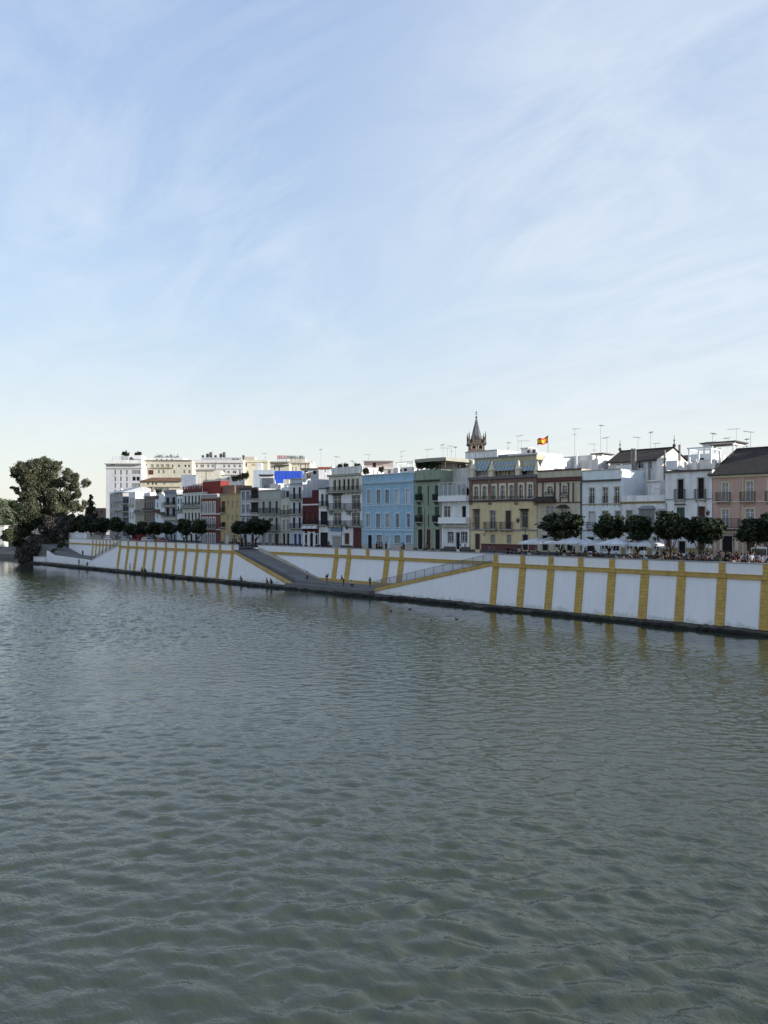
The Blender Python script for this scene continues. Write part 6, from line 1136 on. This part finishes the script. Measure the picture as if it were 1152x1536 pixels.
# people at the top of the wide ramp
for i, (px, n, t, b, k, lb) in enumerate([(349, 8.5, 'maroon', 'black', 'stand', 'person in maroon at the left of the group above the wide ramp'), (354, 8, 'beige', 'grey', 'walk', 'person in beige in the group above the wide ramp'), (358, 7.5, 'white', 'black', 'stand', 'person in a white top in the group above the wide ramp'), (363, 7.6, 'black', 'black', 'walk', 'person in black in the middle of the group above the wide ramp'), (369, 8.5, 'grey', 'grey', 'stand', 'person in grey in the group above the wide ramp'), (379, 7.8, 'dark blue', 'black', 'walk', 'person in dark blue under the larger ramp tree'), (383, 8.3, 'red', 'black', 'stand', 'person in red under the larger ramp tree')]):
    pp(px, n, ZS, rg.uniform(0, 6), k, t, b, rg.choice(['black', 'brown']), lb, 'group at the top of the wide ramp')
# people before the blue, white and yellow houses
for px, n, t, b, k, lb in [(565, 8.0, 'black', 'black', 'stand', 'person in black before the blue house, left of a pale one'), (569, 8.0, 'pink', 'black', 'stand', 'person in pink before the blue house'), (573, 7.9, 'grey', 'black', 'stand', 'person in grey before the blue house'), (579, 8.0, 'dark blue', 'black', 'stand', 'person in dark blue leaning on the parapet before the blue house'), (602.5, 8.3, 'white', 'beige', 'stand', 'person in white beside one in black at the right of the blue house'), (605.5, 8.2, 'black', 'black', 'stand', 'person in black beside one in white at the right of the blue house'), (640, 9, 'beige', 'brown', 'walk', 'person in beige before the sage green house'), (690.5, 8.5, 'white', 'black', 'stand', 'person in white before the modern white house, left of a grey one'), (697.5, 8.5, 'grey', 'grey', 'stand', 'person in grey before the modern white house'), (735, 8.5, 'lilac', 'lilac', 'stand', 'person in lilac before the left window of the yellow house'), (741, 8.5, 'pink', 'grey', 'stand', 'person in pink before the yellow house'), (762, 6, 'black', 'black', 'stand', 'person in black before the right window of the yellow house'), (768, 5, 'dark blue', 'black', 'walk', 'person in dark blue walking before the yellow house'), (774, 4, 'maroon', 'black', 'stand', 'person in maroon left of the parasols'), (779, 4, 'white', 'black', 'stand', 'person in white left of the parasols'), (493, 9, 'grey', 'black', 'walk', 'person in grey before the narrow grey-white house')]:
    pp(px, n, ZS, rg.uniform(0, 6), k, t, b, rg.choice(['black', 'brown']), lb, 'people along the promenade parapet')
# ducks
def duck():
    r = empty('duck', (0, 0, 0)); m = MB(); m.ball((0, 0, .06), .2, 0, 10, 6, (1.5, .8, .6)); m.ball((.28, 0, .24), .07); m.tube((.2, 0, .1), (.28, 0, .24), .05, .04); m.tube((-.28, 0, .08), (-.42, 0, .16), .07, .02); m.build('body', mat('duck_feathers', (.04, .035, .03), .8, .3, 9), r); m = MB(); m.tube((.33, 0, .23), (.43, 0, .22), .025, .012); m.build('bill', mat('duck_bill', (.3, .2, .04), .6, .1), r); return r
DK = duck(); DT = tree_of(DK)
for i, (px, py, lb) in enumerate([(586, 917, 'dark duck on the water left of the pair below the railed ramp'), (615, 914, 'dark duck on the water below the railed ramp'), (647, 930, 'duck farther out right of the pair'), (685, 929, 'rightmost duck on the water'), (22, 861, 'lone duck on the bright water at far left'), (248, 899, 'duck on the water below the closely set pilasters'), (288, 894, 'duck on the water right of another below the closely set pilasters')]):
    Y = CZ * FPX / (py - HY); c = at(px, Y); o = DK if i == 0 else copy_tree(DK, DT); o.location = (c.x, c.y, 0); o.scale = (.75, .75, .75); o.rotation_euler.z = i * 1.1; tag(o, lb, 'duck', 'ducks swimming on the river')
for px, lb in ((901.5, 'small yellow float lying on the ledge, left one of two'), (917, 'small yellow float lying on the ledge, right one of two')):
    c = plane(-1.0).hit(px)[0]; m = MB(); m.ball((0, 0, .15), .17, 0, 12, 8); m.tube((0, 0, .3), (0, 0, .38), .04); tag(m.build('float', mat('float_yellow', (.6, .45, .06), .5, .1), None, (c.x, c.y, .47), 0, True), lb, 'float', 'yellow floats on the ledge')
